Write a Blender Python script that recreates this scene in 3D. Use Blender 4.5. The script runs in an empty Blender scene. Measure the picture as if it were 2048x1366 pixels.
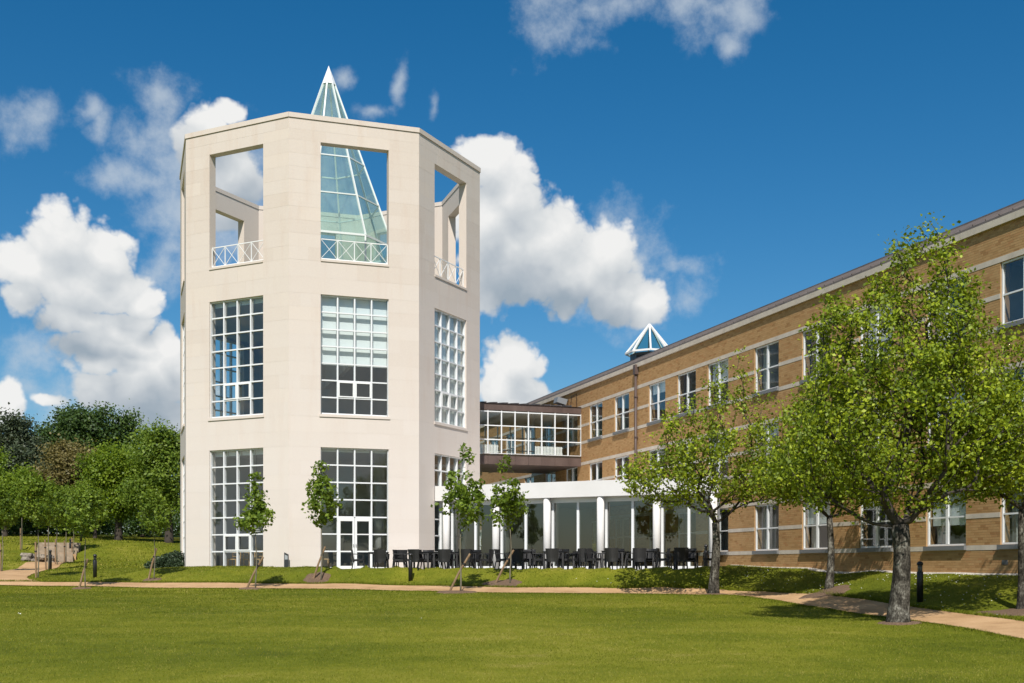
import bpy, math, random
import numpy as np
from mathutils import Vector, Matrix

R = math.radians
random.seed(7)
rng = np.random.default_rng(7)
scene = bpy.context.scene
col = scene.collection

# ------------------------------------------------------------------ camera
YAW = R(18.495)
SY, CY = math.sin(YAW), math.cos(YAW)
CAMX, CAMY, CAMZ = -9.803, -58.972, 0.10
FPX, HOR = 2300.0, 1134.0          # focal length and horizon row of the 2048 x 1366 picture
cam_d = bpy.data.cameras.new("camera")
cam = bpy.data.objects.new("camera", cam_d)
col.objects.link(cam)
cam.location = (CAMX, CAMY, CAMZ)
cam.rotation_euler = (R(90), 0, -YAW)
cam_d.sensor_fit = 'HORIZONTAL'
cam_d.sensor_width = 36.0
cam_d.lens = 36.0 * FPX / 2048.0
cam_d.shift_y = (HOR - 683.0) / 2048.0
cam_d.clip_end = 6000
scene.camera = cam

FWD = np.array([SY, CY]); RGT = np.array([CY, -SY])
def cw(lat, dep):                       # heading frame (metres right, metres ahead) -> world x, y
    return CAMX + RGT[0]*lat + FWD[0]*dep, CAMY + RGT[1]*lat + FWD[1]*dep
def wc(x, y):
    dx, dy = x-CAMX, y-CAMY
    return dx*RGT[0]+dy*RGT[1], dx*FWD[0]+dy*FWD[1]
def at(px, d): return cw((px-1024.0)/FPX*d, d)
def zat(py, d): return CAMZ - (py-HOR)*d/FPX

# ------------------------------------------------------------------ sun, sky, exposure
SUN_AZ = YAW + R(2)                      # light travels towards this heading (clockwise from +Y)
SUN_EL = R(48)
sd = Vector((math.sin(SUN_AZ)*math.cos(SUN_EL), math.cos(SUN_AZ)*math.cos(SUN_EL), -math.sin(SUN_EL)))
sun_d = bpy.data.lights.new("sun", 'SUN')
sun_d.energy = 4.6
sun_d.angle = R(0.53)
sun_d.color = (1.0, 0.955, 0.89)
sun = bpy.data.objects.new("sun", sun_d)
col.objects.link(sun)
sun.rotation_euler = sd.to_track_quat('-Z', 'Y').to_euler()
sun.location = (-30, -60, 60)

vs = scene.view_settings
vs.view_transform = 'Standard'
vs.look = 'None'
vs.gamma = 1.0
vs.exposure = 0.20
vs.use_curve_mapping = False

class NT:
    """small helper that writes node trees"""
    def __init__(s, tree):
        s.t = tree
    def n(s, typ, **kw):
        nd = s.t.nodes.new(typ)
        for k, v in kw.items():
            setattr(nd, k, v)
        return nd
    def put(s, sock, v):
        if hasattr(v, 'is_linked'):
            s.t.links.new(v, sock)
        elif isinstance(v, bpy.types.Node):
            s.t.links.new(v.outputs[0], sock)
        elif v is not None:
            sock.default_value = v
    def m(s, op, a, b=None, c=None, clamp=False):
        nd = s.n('ShaderNodeMath', operation=op, use_clamp=clamp)
        s.put(nd.inputs[0], a)
        if b is not None: s.put(nd.inputs[1], b)
        if c is not None: s.put(nd.inputs[2], c)
        return nd.outputs[0]
    def v(s, op, a, b=None, out=0, scale=None):
        nd = s.n('ShaderNodeVectorMath', operation=op)
        s.put(nd.inputs[0], a)
        if b is not None: s.put(nd.inputs[1], b)
        if scale is not None: s.put(nd.inputs['Scale'], scale)
        return nd.outputs['Value'] if op in ('LENGTH', 'DOT_PRODUCT', 'DISTANCE') else nd.outputs[0]
    def noise(s, vec, scale, detail=4, rough=0.55, dist=0.0, typ='FBM'):
        nd = s.n('ShaderNodeTexNoise', noise_type=typ)
        s.put(nd.inputs['Vector'], vec)
        nd.inputs['Scale'].default_value = scale
        nd.inputs['Detail'].default_value = detail
        nd.inputs['Roughness'].default_value = rough
        nd.inputs['Distortion'].default_value = dist
        return nd.outputs[0]
    def ramp(s, fac, stops, interp='LINEAR'):
        nd = s.n('ShaderNodeValToRGB')
        nd.color_ramp.interpolation = interp
        el = nd.color_ramp.elements
        while len(el) > 1: el.remove(el[-1])
        el[0].position, el[0].color = stops[0][0], (*stops[0][1], 1)
        for p, c in stops[1:]:
            e = el.new(p); e.color = (*c, 1)
        s.put(nd.inputs[0], fac)
        return nd.outputs[0]
    def mix(s, fac, a, b, typ='MIX'):
        nd = s.n('ShaderNodeMix', data_type='RGBA', blend_type=typ)
        s.put(nd.inputs[0], fac)
        for sock, v in ((nd.inputs[6], a), (nd.inputs[7], b)):
            if isinstance(v, tuple): v = (*v, 1) if len(v) == 3 else v
            s.put(sock, v)
        return nd.outputs[2]
    def smooth(s, x, a, b):
        nd = s.n('ShaderNodeMapRange', interpolation_type='SMOOTHSTEP')
        s.put(nd.inputs[0], x)
        nd.inputs[1].default_value = a; nd.inputs[2].default_value = b
        return nd.outputs[0]

# ---- world: Nishita sky with cumulus laid out by compass heading and elevation
world = bpy.data.worlds.new("World")
scene.world = world
world.use_nodes = True
wt = world.node_tree
wt.nodes.clear()
W = NT(wt)

# cumulus: heading offset / elevation (as picture pixels of the calibrated lens), radii, strength
PUFF = [(125,475,85,66),(45,545,75,60),(205,500,62,60),(150,560,120,70),(230,560,62,50),(288,592,36,32),(45,600,60,36),(170,635,95,38),(255,640,60,32),(230,665,80,45),(200,705,88,50),(285,720,85,60),
        (330,700,34,50),(300,775,110,60),(200,775,60,32),(20,800,34,48),(96,796,36,20),(330,840,90,50),
        (455,228,42,24),(415,255,52,40),(380,290,40,40),(470,345,62,60),(455,420,50,40),
        (975,320,62,48),(1035,395,80,80),(985,440,80,80),(1095,470,85,72),(1010,540,95,75),(1130,550,115,68),(1215,510,72,62),(1225,590,62,55),(1290,605,40,42),
        (1035,722,68,50),(1000,770,60,50),(1060,775,52,38),(1010,820,90,40)]
THIN = [(1120,60,75,48),(1190,15,110,38),(1440,20,95,40),(1470,85,30,34),(55,230,62,44),(182,208,26,26),(205,245,20,40),(1350,525,72,24),(270,355,90,32),
        (795,165,15,34),(690,160,22,20),(875,215,10,26),(745,232,36,16),(330,520,70,50),(250,820,180,70),(60,700,60,40),(440,470,70,60),(1240,540,120,90),(320,215,62,58),(310,270,66,60),(350,330,85,75),(345,420,70,80),(335,490,60,55),(480,330,70,70),(490,400,60,50)]
GROW = 1.12
def azel(px, py):
    u, v = (px-1024)/FPX, (HOR-py)/FPX
    return math.atan(u), math.atan(v/math.sqrt(1+u*u))

DARK = [(1005,515,95,60),(1085,545,100,45),(1180,575,70,35),(245,775,150,70),(310,830,130,60),(120,625,120,34),(60,600,60,30),(470,350,90,90),(1010,815,90,30),(350,300,60,120),(20,820,40,30)]  # cloud undersides: their shade is painted into the sky colour
def density_group(name, oct_, billow):
    g = bpy.data.node_groups.new(name, 'ShaderNodeTree')
    g.interface.new_socket("Vector", in_out='INPUT', socket_type='NodeSocketVector')
    g.interface.new_socket("Thick", in_out='OUTPUT', socket_type='NodeSocketFloat')
    g.interface.new_socket("Thin", in_out='OUTPUT', socket_type='NodeSocketFloat')
    g.interface.new_socket("Base", in_out='OUTPUT', socket_type='NodeSocketFloat')
    N = NT(g)
    gi = N.n('NodeGroupInput'); go = N.n('NodeGroupOutput')
    p = gi.outputs[0]                                      # direction (unit)
    sep = N.n('ShaderNodeSeparateXYZ')
    r_ = N.v('DOT_PRODUCT', p, (RGT[0], RGT[1], 0)); f_ = N.v('DOT_PRODUCT', p, (FWD[0], FWD[1], 0))
    N.put(sep.inputs[0], p)
    hz = N.m('SQRT', N.m('ADD', N.m('MULTIPLY', r_, r_), N.m('MULTIPLY', f_, f_)))
    az = N.m('ARCTAN2', r_, f_); el = N.m('ARCTAN2', sep.outputs[2], hz)
    comb = N.n('ShaderNodeCombineXYZ'); N.put(comb.inputs[0], az); N.put(comb.inputs[1], el)
    w1 = N.n('ShaderNodeTexNoise'); N.put(w1.inputs['Vector'], p); w1.inputs['Scale'].default_value = 16; w1.inputs['Detail'].default_value = 3
    warp = N.v('MULTIPLY', N.v('SUBTRACT', w1.outputs['Color'], (.5, .5, .5)), (.036, .036, 0))
    q = N.v('ADD', comb.outputs[0], warp)
    def field(lst):
        acc = None
        for (px, py, rx, ry) in lst:
            a0, e0 = azel(px, py)
            c_ = math.cos(a0)
            d = N.v('LENGTH', N.v('MULTIPLY', N.v('SUBTRACT', q, (a0, e0, 0)), (FPX/rx/c_/GROW, FPX/ry/c_/GROW, 0)))
            acc = d if acc is None else N.m('MINIMUM', acc, d)
        return N.m('SUBTRACT', 1.0, acc)
    A = field(PUFF)
    big = N.noise(p, 24, oct_, .53)
    tex = N.m('MULTIPLY', N.m('SUBTRACT', big, .49), 1.25 if billow else .5)
    if billow:
        n2 = N.noise(N.v('ADD', p, (3, 1, 2)), 52, 3, .5)
        tex = N.m('ADD', tex, N.m('MULTIPLY', N.m('SUBTRACT', N.m('ABSOLUTE', N.m('SUBTRACT', n2, .5)), .09), 1.1))
    # beyond the headings above the same kind of sky goes on: free fair-weather cumulus
    flat = N.v('MULTIPLY', p, (1, 1, 2.2))
    free = N.m('MULTIPLY', N.m('SUBTRACT', N.noise(flat, 2.6, 2, .5), .58), 5.0)
    side = N.smooth(N.m('ABSOLUTE', az), .50, .75)
    up = N.smooth(el, .60, .80)
    out_ = N.m('MAXIMUM', side, up)
    inn = N.m('SUBTRACT', 1.0, out_)
    A2 = N.m('ADD', N.m('MULTIPLY', N.m('MAXIMUM', A, -2.0), inn), N.m('MULTIPLY', free, out_))
    N.put(go.inputs[0], N.m('ADD', A2, tex))
    if not billow: N.put(go.inputs[2], N.m('MULTIPLY', N.m('ADD', field(DARK), N.m('MULTIPLY', N.m('SUBTRACT', big, .5), .8)), inn))
    if billow:
        B = field(THIN)
        B2 = N.m('ADD', N.m('MULTIPLY', N.m('MAXIMUM', B, -2.0), inn), N.m('MULTIPLY', out_, -2.0))
        fine = N.noise(N.v('ADD', p, (5, 2, 7)), 26, 7, .62)
        N.put(go.inputs[1], N.m('ADD', B2, N.m('MULTIPLY', N.m('SUBTRACT', fine, .5), 3.6)))
    return g
tc = W.n('ShaderNodeTexCoord')
dirv = W.v('NORMALIZE', tc.outputs['Generated'])
g1 = W.n('ShaderNodeGroup'); g1.node_tree = density_group('cloud_density', 6, True); W.put(g1.inputs[0], dirv)
g2 = W.n('ShaderNodeGroup'); g2.node_tree = density_group('cloud_density_soft', 3, False)
W.put(g2.inputs[0], W.v('NORMALIZE', W.v('ADD', dirv, tuple(np.array([RGT[0]*-.006, RGT[1]*-.006, .026])))))
sky = W.n('ShaderNodeTexSky', sky_type='NISHITA', sun_disc=False)
sky.sun_elevation = SUN_EL
sky.sun_rotation = math.atan2(-sd.x, -sd.y)
sky.altitude = 50
sky.air_density = 1.0
sky.dust_density = 0.7
sky.ozone_density = 4.0
hs = W.n('ShaderNodeHueSaturation'); hs.inputs['Saturation'].default_value = 1.37; hs.inputs['Value'].default_value = .96; hs.inputs['Hue'].default_value = .494
W.put(hs.inputs['Color'], sky.outputs[0])
sepz = W.n('ShaderNodeSeparateXYZ'); W.put(sepz.inputs[0], dirv)
al_thick = W.smooth(g1.outputs[0], -.03, .30)
al_thin = W.m('MULTIPLY', W.smooth(g1.outputs[1], -.35, 1.35), .72)
grad = W.m('SUBTRACT', g1.outputs[0], g2.outputs[0])
lit = W.m('ADD', .74, W.m('MULTIPLY', grad, .40))
lit = W.m('SUBTRACT', lit, W.m('MULTIPLY', W.smooth(g2.outputs[0], .35, 1.7), .22))
lit = W.m('SUBTRACT', lit, W.m('MULTIPLY', W.smooth(g2.outputs[2], -.35, .75), .50))
lit = W.m('MAXIMUM', W.m('MINIMUM', lit, 1.0), 0.0)
ccol = W.ramp(lit, [(0.0, (3.3, 4.0, 4.7)), (.35, (4.7, 5.2, 5.7)), (.7, (6.6, 6.9, 7.1)), (1.0, (8.7, 8.7, 8.6))])
thincol = (5.6, 6.3, 7.0)
skyc = W.mix(al_thin, hs.outputs[0], thincol)
skyc = W.mix(al_thick, skyc, ccol)
bg = W.n('ShaderNodeBackground'); bg.inputs['Strength'].default_value = .088
W.put(bg.inputs['Color'], skyc)
wo = W.n('ShaderNodeOutputWorld')
wt.links.new(bg.outputs[0], wo.inputs['Surface'])
world.cycles.sampling_method = 'NONE'
scene.cycles.max_bounces = 8
scene.cycles.diffuse_bounces = 3
scene.cycles.glossy_bounces = 3
scene.cycles.transparent_max_bounces = 24
scene.cycles.caustics_reflective = False
scene.cycles.caustics_refractive = False

# ------------------------------------------------------------------ materials
MATS = {}
def mat(name, col_=None, rough=.6, metal=0.0, spec=.5, build=None):
    m_ = bpy.data.materials.new(name)
    m_.use_nodes = True
    t = m_.node_tree
    N = NT(t)
    b = t.nodes['Principled BSDF']
    b.inputs['Roughness'].default_value = rough
    b.inputs['Metallic'].default_value = metal
    b.inputs['Specular IOR Level'].default_value = spec
    if col_: b.inputs['Base Color'].default_value = (*col_, 1)
    if build: build(N, b, t)
    MATS[name] = m_
    return m_

def pos(N): return N.n('ShaderNodeNewGeometry').outputs['Position']
def bump(N, b, h, dist, strength=.5):
    bn = N.n('ShaderNodeBump'); bn.inputs['Distance'].default_value = dist; bn.inputs['Strength'].default_value = strength
    N.put(bn.inputs['Height'], h); N.put(b.inputs['Normal'], bn.outputs[0])

def m_stone(N, b, t):
    oi = N.n('ShaderNodeObjectInfo')
    p = pos(N)
    st = N.noise(N.v('MULTIPLY', p, (1, 1, .13)), 1.7, 6, .62)           # rain streaks run downwards
    fine = N.noise(p, 14, 5, .6)
    c = N.ramp(oi.outputs['Random'], [(0, (.608, .525, .450)), (.35, (.628, .547, .474)), (.7, (.636, .560, .492)), (1, (.650, .565, .485))])
    c = N.mix(N.m('MULTIPLY', N.smooth(st, .50, .74), .42), c, (.56, .435, .345))
    c = N.mix(N.m('MULTIPLY', N.smooth(fine, .35, .75), .22), c, (.74, .67, .58))
    z = N.n('ShaderNodeSeparateXYZ'); N.put(z.inputs[0], p)
    c = N.mix(N.m('MULTIPLY', N.smooth(z.outputs[2], 15.0, 3.0), .55), c, (.720, .660, .610))   # colour turns paler towards the bottom
    N.put(b.inputs['Base Color'], c)
    bump(N, b, N.noise(p, 40, 4, .6), .004, .4)
mat('stone', rough=.85, spec=.25, build=m_stone)

def m_plaster(N, b, t):
    p = pos(N)
    c = N.ramp(N.noise(p, .8, 5, .6), [(.3, (.66, .645, .62)), (.7, (.72, .705, .685))])
    N.put(b.inputs['Base Color'], c)
mat('white_render', rough=.75, spec=.3, build=m_plaster)
mat('white_paint', (.80, .80, .78), .4)
mat('white_frame', (.77, .78, .78), .35)
mat('spire_frame', (.73, .77, .74), .4)
mat('inner_white', (.60, .60, .58), .8)
mat('inner_grey', (.54, .54, .53), .8)
mat('inner_dark', (.06, .06, .062), .8)
mat('inner_floor', (.16, .125, .09), .5)
mat('ceiling', (.62, .62, .60), .9)
mat('copper_brown', rough=.5, metal=.0, build=lambda N, b, t: N.put(b.inputs['Base Color'],
    N.ramp(N.noise(N.v('MULTIPLY', pos(N), (1, 1, .4)), 1.6, 5, .6), [(.3, (.075, .048, .040)), (.7, (.125, .085, .070))])))
mat('roof_metal', rough=.55, build=lambda N, b, t: N.put(b.inputs['Base Color'],
    N.ramp(N.noise(pos(N), 1.3, 5, .6), [(.3, (.11, .092, .085)), (.7, (.17, .145, .135))])))
mat('sill_grey', (.17, .175, .18), .5)
mat('black_metal', (.013, .013, .014), .38)
mat('lens', (.35, .36, .36), .25)
mat('cap_white', (.78, .79, .80), .45)
mat('grille', (.12, .12, .12), .6)
mat('wood_pale', rough=.55, build=lambda N, b, t: N.put(b.inputs['Base Color'],
    N.ramp(N.noise(N.v('MULTIPLY', pos(N), (1, 1, .2)), 9, 4), [(.3, (.42, .26, .12)), (.7, (.55, .36, .18))])))
mat('stake_wood', rough=.8, build=lambda N, b, t: N.put(b.inputs['Base Color'],
    N.ramp(N.noise(N.v('MULTIPLY', pos(N), (1, 1, .15)), 16, 4), [(.3, (.17, .105, .055)), (.7, (.31, .205, .115))])))
mat('tie_rubber', (.02, .018, .016), .7)
mat('lamp_ribs', (.58, .57, .54), .5)
mat('curtain_green', rough=.9, build=lambda N, b, t: N.put(b.inputs['Base Color'],
    N.ramp(N.n('ShaderNodeObjectInfo').outputs['Random'], [(0, (.42, .45, .40)), (.5, (.55, .56, .52)), (1, (.30, .34, .36))])))

def m_blind(N, b, t):
    b.inputs['Base Color'].default_value = (.80, .84, .84, 1)
    b.inputs['Roughness'].default_value = .9
mat('blind', build=m_blind)

def m_wicker(N, b, t):
    w = N.n('ShaderNodeTexWave', wave_type='BANDS', bands_direction='Z'); w.inputs['Scale'].default_value = 28
    tcn = N.n('ShaderNodeTexCoord'); N.put(w.inputs['Vector'], tcn.outputs['Object'])
    N.put(b.inputs['Base Color'], N.ramp(w.outputs[1], [(.2, (.005, .005, .006)), (.8, (.014, .0135, .014))]))
    bump(N, b, w.outputs[1], .004, .6)
mat('wicker', rough=.5, build=m_wicker)

def m_tint(stops, rough=.8, name=None, spec=.3, fine=3.5, famt=.16):
    def f(N, b, t):
        a = N.n('ShaderNodeAttribute', attribute_name='tint')
        c = N.ramp(a.outputs['Fac'], stops)
        c = N.mix(N.m('MULTIPLY', N.noise(pos(N), fine, 4, .65), famt), c, (.07, .045, .03))
        N.put(b.inputs['Base Color'], c)
    return mat(name, rough=rough, spec=spec, build=f)
m_tint([(0, (.375, .205, .084)), (.3, (.455, .268, .115)), (.7, (.520, .320, .145)), (1, (.455, .240, .102))], .9, 'brick', .2)
mat('mortar', rough=.95, spec=.1, build=lambda N, b, t: N.put(b.inputs['Base Color'],
    N.ramp(N.noise(pos(N), 6, 4), [(.3, (.37, .230, .112)), (.7, (.44, .282, .142))])))
def m_band(N, b, t):
    p = pos(N)
    c = N.ramp(N.noise(p, 2.2, 6, .65), [(.3, (.50, .435, .36)), (.7, (.66, .585, .49))])
    N.put(b.inputs['Base Color'], c)
mat('band_stone', rough=.85, spec=.25, build=m_band)

def m_glass(name, tint, f0, f1=.9, gtint=(1, 1, 1)):
    m_ = bpy.data.materials.new(name); m_.use_nodes = True
    t = m_.node_tree; t.nodes.clear(); N = NT(t)
    lw = N.n('ShaderNodeLayerWeight'); lw.inputs['Blend'].default_value = .5
    # very slight waviness of float glass
    bn = N.n('ShaderNodeBump'); bn.inputs['Distance'].default_value = .002; bn.inputs['Strength'].default_value = .06
    N.put(bn.inputs['Height'], N.noise(pos(N), 1.3, 2))
    fr = N.m('ADD', N.m('MULTIPLY', N.m('POWER', lw.outputs['Facing'], 5.0), f1), f0, clamp=True)
    tr = N.n('ShaderNodeBsdfTransparent'); tr.inputs[0].default_value = (*tint, 1)
    gl = N.n('ShaderNodeBsdfGlossy'); gl.inputs['Roughness'].default_value = 0.0; gl.inputs['Color'].default_value = (*gtint, 1)
    N.put(gl.inputs['Normal'], bn.outputs[0])
    mx = N.n('ShaderNodeMixShader'); N.put(mx.inputs[0], fr)
    t.links.new(tr.outputs[0], mx.inputs[1]); t.links.new(gl.outputs[0], mx.inputs[2])
    o = N.n('ShaderNodeOutputMaterial'); t.links.new(mx.outputs[0], o.inputs[0])
    MATS[name] = m_
m_glass('glass', (.94, .96, .955), .06)
m_glass('glass_clear', (.96, .975, .965), .035)
m_glass('glass_green', (.74, .89, .85), .13)
def m_dusty(name, tint, f0, dust, amt):
    m_glass(name, tint, f0)
    t = MATS[name].node_tree; N = NT(t)
    mx = [n for n in t.nodes if n.type == 'MIX_SHADER'][0]; o = [n for n in t.nodes if n.type == 'OUTPUT_MATERIAL'][0]
    d = N.n('ShaderNodeBsdfDiffuse'); d.inputs[0].default_value = (*dust, 1)
    m2 = N.n('ShaderNodeMixShader'); N.put(m2.inputs[0], N.m('MULTIPLY', N.noise(pos(N), .8, 4), amt*2))
    t.links.new(mx.outputs[0], m2.inputs[1]); t.links.new(d.outputs[0], m2.inputs[2]); t.links.new(m2.outputs[0], o.inputs[0])
m_dusty('glass_spire', (.74, .90, .86), .10, (.50, .66, .60), .20)
m_glass('glass_dark', (.88, .91, .89), .075)

def m_leaf(name, dark, mid, light, trans=.35):
    m_ = bpy.data.materials.new(name); m_.use_nodes = True
    t = m_.node_tree; t.nodes.clear(); N = NT(t)
    a = N.n('ShaderNodeAttribute', attribute_name='tint')
    c = N.ramp(a.outputs['Fac'], [(0, dark), (.5, mid), (1, light)])
    d = N.n('ShaderNodeBsdfPrincipled'); N.put(d.inputs['Base Color'], c); d.inputs['Roughness'].default_value = .5
    d.inputs['Specular IOR Level'].default_value = .3
    tr = N.n('ShaderNodeBsdfTranslucent'); N.put(tr.inputs[0], N.mix(.5, c, (light[0]*1.3, light[1]*1.25, light[2]*.6), 'MIX'))
    mx = N.n('ShaderNodeMixShader'); mx.inputs[0].default_value = trans
    t.links.new(d.outputs[0], mx.inputs[1]); t.links.new(tr.outputs[0], mx.inputs[2])
    o = N.n('ShaderNodeOutputMaterial'); t.links.new(mx.outputs[0], o.inputs[0])
    MATS[name] = m_
m_leaf('leaf_lime', (.065, .105, .008), (.180, .245, .012), (.410, .470, .026), .27)
m_leaf('leaf_young', (.065, .115, .014), (.145, .220, .022), (.250, .330, .040), .38)
m_leaf('leaf_bright', (.080, .135, .012), (.165, .245, .018), (.270, .350, .030), .40)
m_leaf('leaf_dark', (.026, .054, .014), (.055, .102, .022), (.110, .165, .034), .28)
m_leaf('leaf_mid', (.066, .118, .015), (.145, .220, .024), (.250, .325, .045), .36)
m_leaf('leaf_olive', (.100, .092, .030), (.185, .155, .050), (.270, .220, .075), .35)
m_leaf('leaf_cedar', (.040, .058, .028), (.080, .105, .055), (.140, .165, .095), .25)
m_leaf('leaf_shrub', (.022, .040, .020), (.045, .072, .034), (.085, .120, .055), .2)

def m_grass(N, b, t):
    a = N.n('ShaderNodeAttribute', attribute_name='tint')
    N.put(b.inputs['Base Color'], N.ramp(a.outputs['Fac'], [(0, (.070, .092, .007)), (.4, (.130, .150, .010)), (.75, (.205, .203, .018)), (1, (.37, .31, .09))]))
mat('grass_blade', rough=.7, spec=.08, build=m_grass)
def m_lawn(N, b, t):
    p = pos(N)
    a = N.noise(p, .16, 4, .6); c2 = N.noise(p, 1.4, 5, .65); f = N.noise(p, 22, 4, .7)
    v = N.m('SUBTRACT', N.m('ADD', N.m('ADD', N.m('MULTIPLY', a, .85), N.m('MULTIPLY', c2, .40)), N.m('MULTIPLY', f, .3)), .20)
    c = N.ramp(v, [(.36, (.062, .082, .007)), (.55, (.122, .140, .010)), (.70, (.190, .190, .018)), (.85, (.30, .245, .07))])
    N.put(b.inputs['Base Color'], c)
    bump(N, b, f, .03, .6)
mat('lawn', rough=.9, spec=.1, build=m_lawn)
def m_path(N, b, t):
    p = pos(N)
    c = N.ramp(N.m('ADD', N.m('MULTIPLY', N.noise(p, .9, 5, .6), .6), N.m('MULTIPLY', N.noise(p, 30, 4, .7), .4)),
               [(.32, (.30, .180, .090)), (.48, (.46, .290, .150)), (.66, (.58, .385, .215))])
    N.put(b.inputs['Base Color'], c)
    bump(N, b, N.noise(p, 60, 3, .7), .012, .7)
mat('path_gravel', rough=.95, spec=.1, build=m_path)
mat('paving', rough=.85, spec=.25, build=lambda N, b, t: N.put(b.inputs['Base Color'],
    N.mix(N.m('MULTIPLY', N.noise(pos(N), 5, 5, .6), .5), N.ramp(N.n('ShaderNodeObjectInfo').outputs['Random'], [(0, (.40, .385, .36)), (1, (.50, .485, .455))]), (.33, .315, .29))))
mat('pebbles', rough=.9, build=lambda N, b, t: N.put(b.inputs['Base Color'],
    N.ramp(N.noise(pos(N), 18, 3, .7), [(.35, (.30, .27, .23)), (.65, (.66, .61, .53))])))
mat('mulch', rough=.95, spec=.1, build=lambda N, b, t: N.put(b.inputs['Base Color'],
    N.ramp(N.noise(pos(N), 26, 4, .7), [(.3, (.075, .047, .030)), (.7, (.22, .150, .100))])))
mat('petal', (.85, .85, .80), .6)
mat('step_stone', rough=.9, build=lambda N, b, t: N.put(b.inputs['Base Color'],
    N.ramp(N.noise(pos(N), 4, 5), [(.3, (.25, .19, .13)), (.7, (.40, .32, .23))])))
def m_bark(N, b, t):
    p = N.v('MULTIPLY', pos(N), (1, 1, .6))
    n1 = N.m('ADD', N.m('MULTIPLY', N.noise(p, 5.5, 4, .6, .6), .55), N.m('MULTIPLY', N.noise(p, 26, 5, .65), .45))
    c = N.ramp(n1, [(.41, (.020, .018, .014)), (.48, (.055, .048, .038)), (.54, (.11, .10, .08)), (.62, (.26, .245, .205))])
    N.put(b.inputs['Base Color'], c)
    bump(N, b, n1, .03, .9)
mat('bark', rough=.9, spec=.15, build=m_bark)
mat('bark_young', rough=.75, build=lambda N, b, t: N.put(b.inputs['Base Color'],
    N.ramp(N.noise(N.v('MULTIPLY', pos(N), (1, 1, .3)), 14, 4), [(.3, (.10, .085, .055)), (.7, (.22, .195, .135))])))
mat('bark_dark', (.055, .042, .032), .9)
mat('bark_limb', (.050, .040, .030), .9)
mat('rock', rough=.9, build=lambda N, b, t: N.put(b.inputs['Base Color'],
    N.ramp(N.noise(pos(N), 3, 5), [(.3, (.12, .10, .08)), (.7, (.32, .27, .21))])))
mat('sign_dark', (.025, .028, .03), .4)
mat('sign_pale', (.30, .32, .33), .5)
mat('flood_grey', (.22, .23, .24), .5)

# ------------------------------------------------------------------ mesh helpers
class MB:
    def __init__(s): s.v, s.f = [], []
    def add(s, vs_, fs):
        o = len(s.v); s.v += [tuple(p) for p in vs_]; s.f += [tuple(i+o for i in f) for f in fs]
        return s
    def hexa(s, p):   # p: 8 corners, bottom 4 ccw then top 4
        return s.add(p, [(3,2,1,0),(4,5,6,7),(0,1,5,4),(1,2,6,5),(2,3,7,6),(3,0,4,7)])
    def box(s, x0, x1, y0, y1, z0, z1):
        return s.hexa([(x0,y0,z0),(x1,y0,z0),(x1,y1,z0),(x0,y1,z0),(x0,y0,z1),(x1,y0,z1),(x1,y1,z1),(x0,y1,z1)])
    def prism(s, poly, z0, z1):   # ccw polygon
        n = len(poly)
        vs_ = [(x, y, z0) for x, y in poly] + [(x, y, z1) for x, y in poly]
        fs = [tuple(range(n-1, -1, -1)), tuple(range(n, 2*n))] + [(i, (i+1) % n, n+(i+1) % n, n+i) for i in range(n)]
        return s.add(vs_, fs)
    def lathe(s, prof, cx=0, cy=0, n=16, cap=True):
        vs_, fs = [], []
        for r, z in prof:
            for i in range(n):
                a = 2*math.pi*i/n
                vs_.append((cx+r*math.cos(a), cy+r*math.sin(a), z))
        for k in range(len(prof)-1):
            for i in range(n):
                j = (i+1) % n
                fs.append((k*n+i, k*n+j, (k+1)*n+j, (k+1)*n+i))
        if cap:
            fs.append(tuple(range(n-1, -1, -1))); fs.append(tuple((len(prof)-1)*n+i for i in range(n)))
        return s.add(vs_, fs)
    def bar(s, a, b, w, h=None, up=(0, 0, 1)):
        """box beam from a to b, width w (sideways), height h (along up)"""
        h = h or w
        a, b = Vector(a), Vector(b); d = (b-a).normalized(); u = Vector(up)
        if abs(d.dot(u)) > .98: u = Vector((SY, CY, 0))
        x = d.cross(u).normalized(); y = x.cross(d).normalized()
        x *= w/2; y *= h/2
        return s.hexa([a-x-y, a+x-y, b+x-y, b-x-y, a-x+y, a+x+y, b+x+y, b-x+y])
    def tube(s, pts, rad, n=6):
        """tapered tube through points"""
        pts = [Vector(p) for p in pts]; rings = []
        pv = None
        for i, p in enumerate(pts):
            d = (pts[min(i+1, len(pts)-1)] - pts[max(i-1, 0)]).normalized()
            if pv is None:
                pv = d.orthogonal().normalized()
            pv = (pv - d*pv.dot(d)).normalized()
            q = d.cross(pv)
            rings.append([p + (pv*math.cos(2*math.pi*k/n) + q*math.sin(2*math.pi*k/n))*rad[i] for k in range(n)])
        vs_ = [v for r in rings for v in r]; fs = []
        for i in range(len(pts)-1):
            for k in range(n):
                j = (k+1) % n
                fs.append((i*n+k, i*n+j, (i+1)*n+j, (i+1)*n+k))
        fs.append(tuple(range(n-1, -1, -1))); fs.append(tuple((len(pts)-1)*n+k for k in range(n)))
        return s.add(vs_, fs)
    def mesh(s, name, m_, smooth=False):
        me = bpy.data.meshes.new(name)
        me.from_pydata(s.v, [], s.f)
        if m_: me.materials.append(MATS[m_])
        if smooth: me.polygons.foreach_set('use_smooth', [True]*len(me.polygons))
        me.update()
        return me
    def build(s, name, m_, parent=None, smooth=False):
        return link(name, s.mesh(name, m_, smooth), parent)

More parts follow.
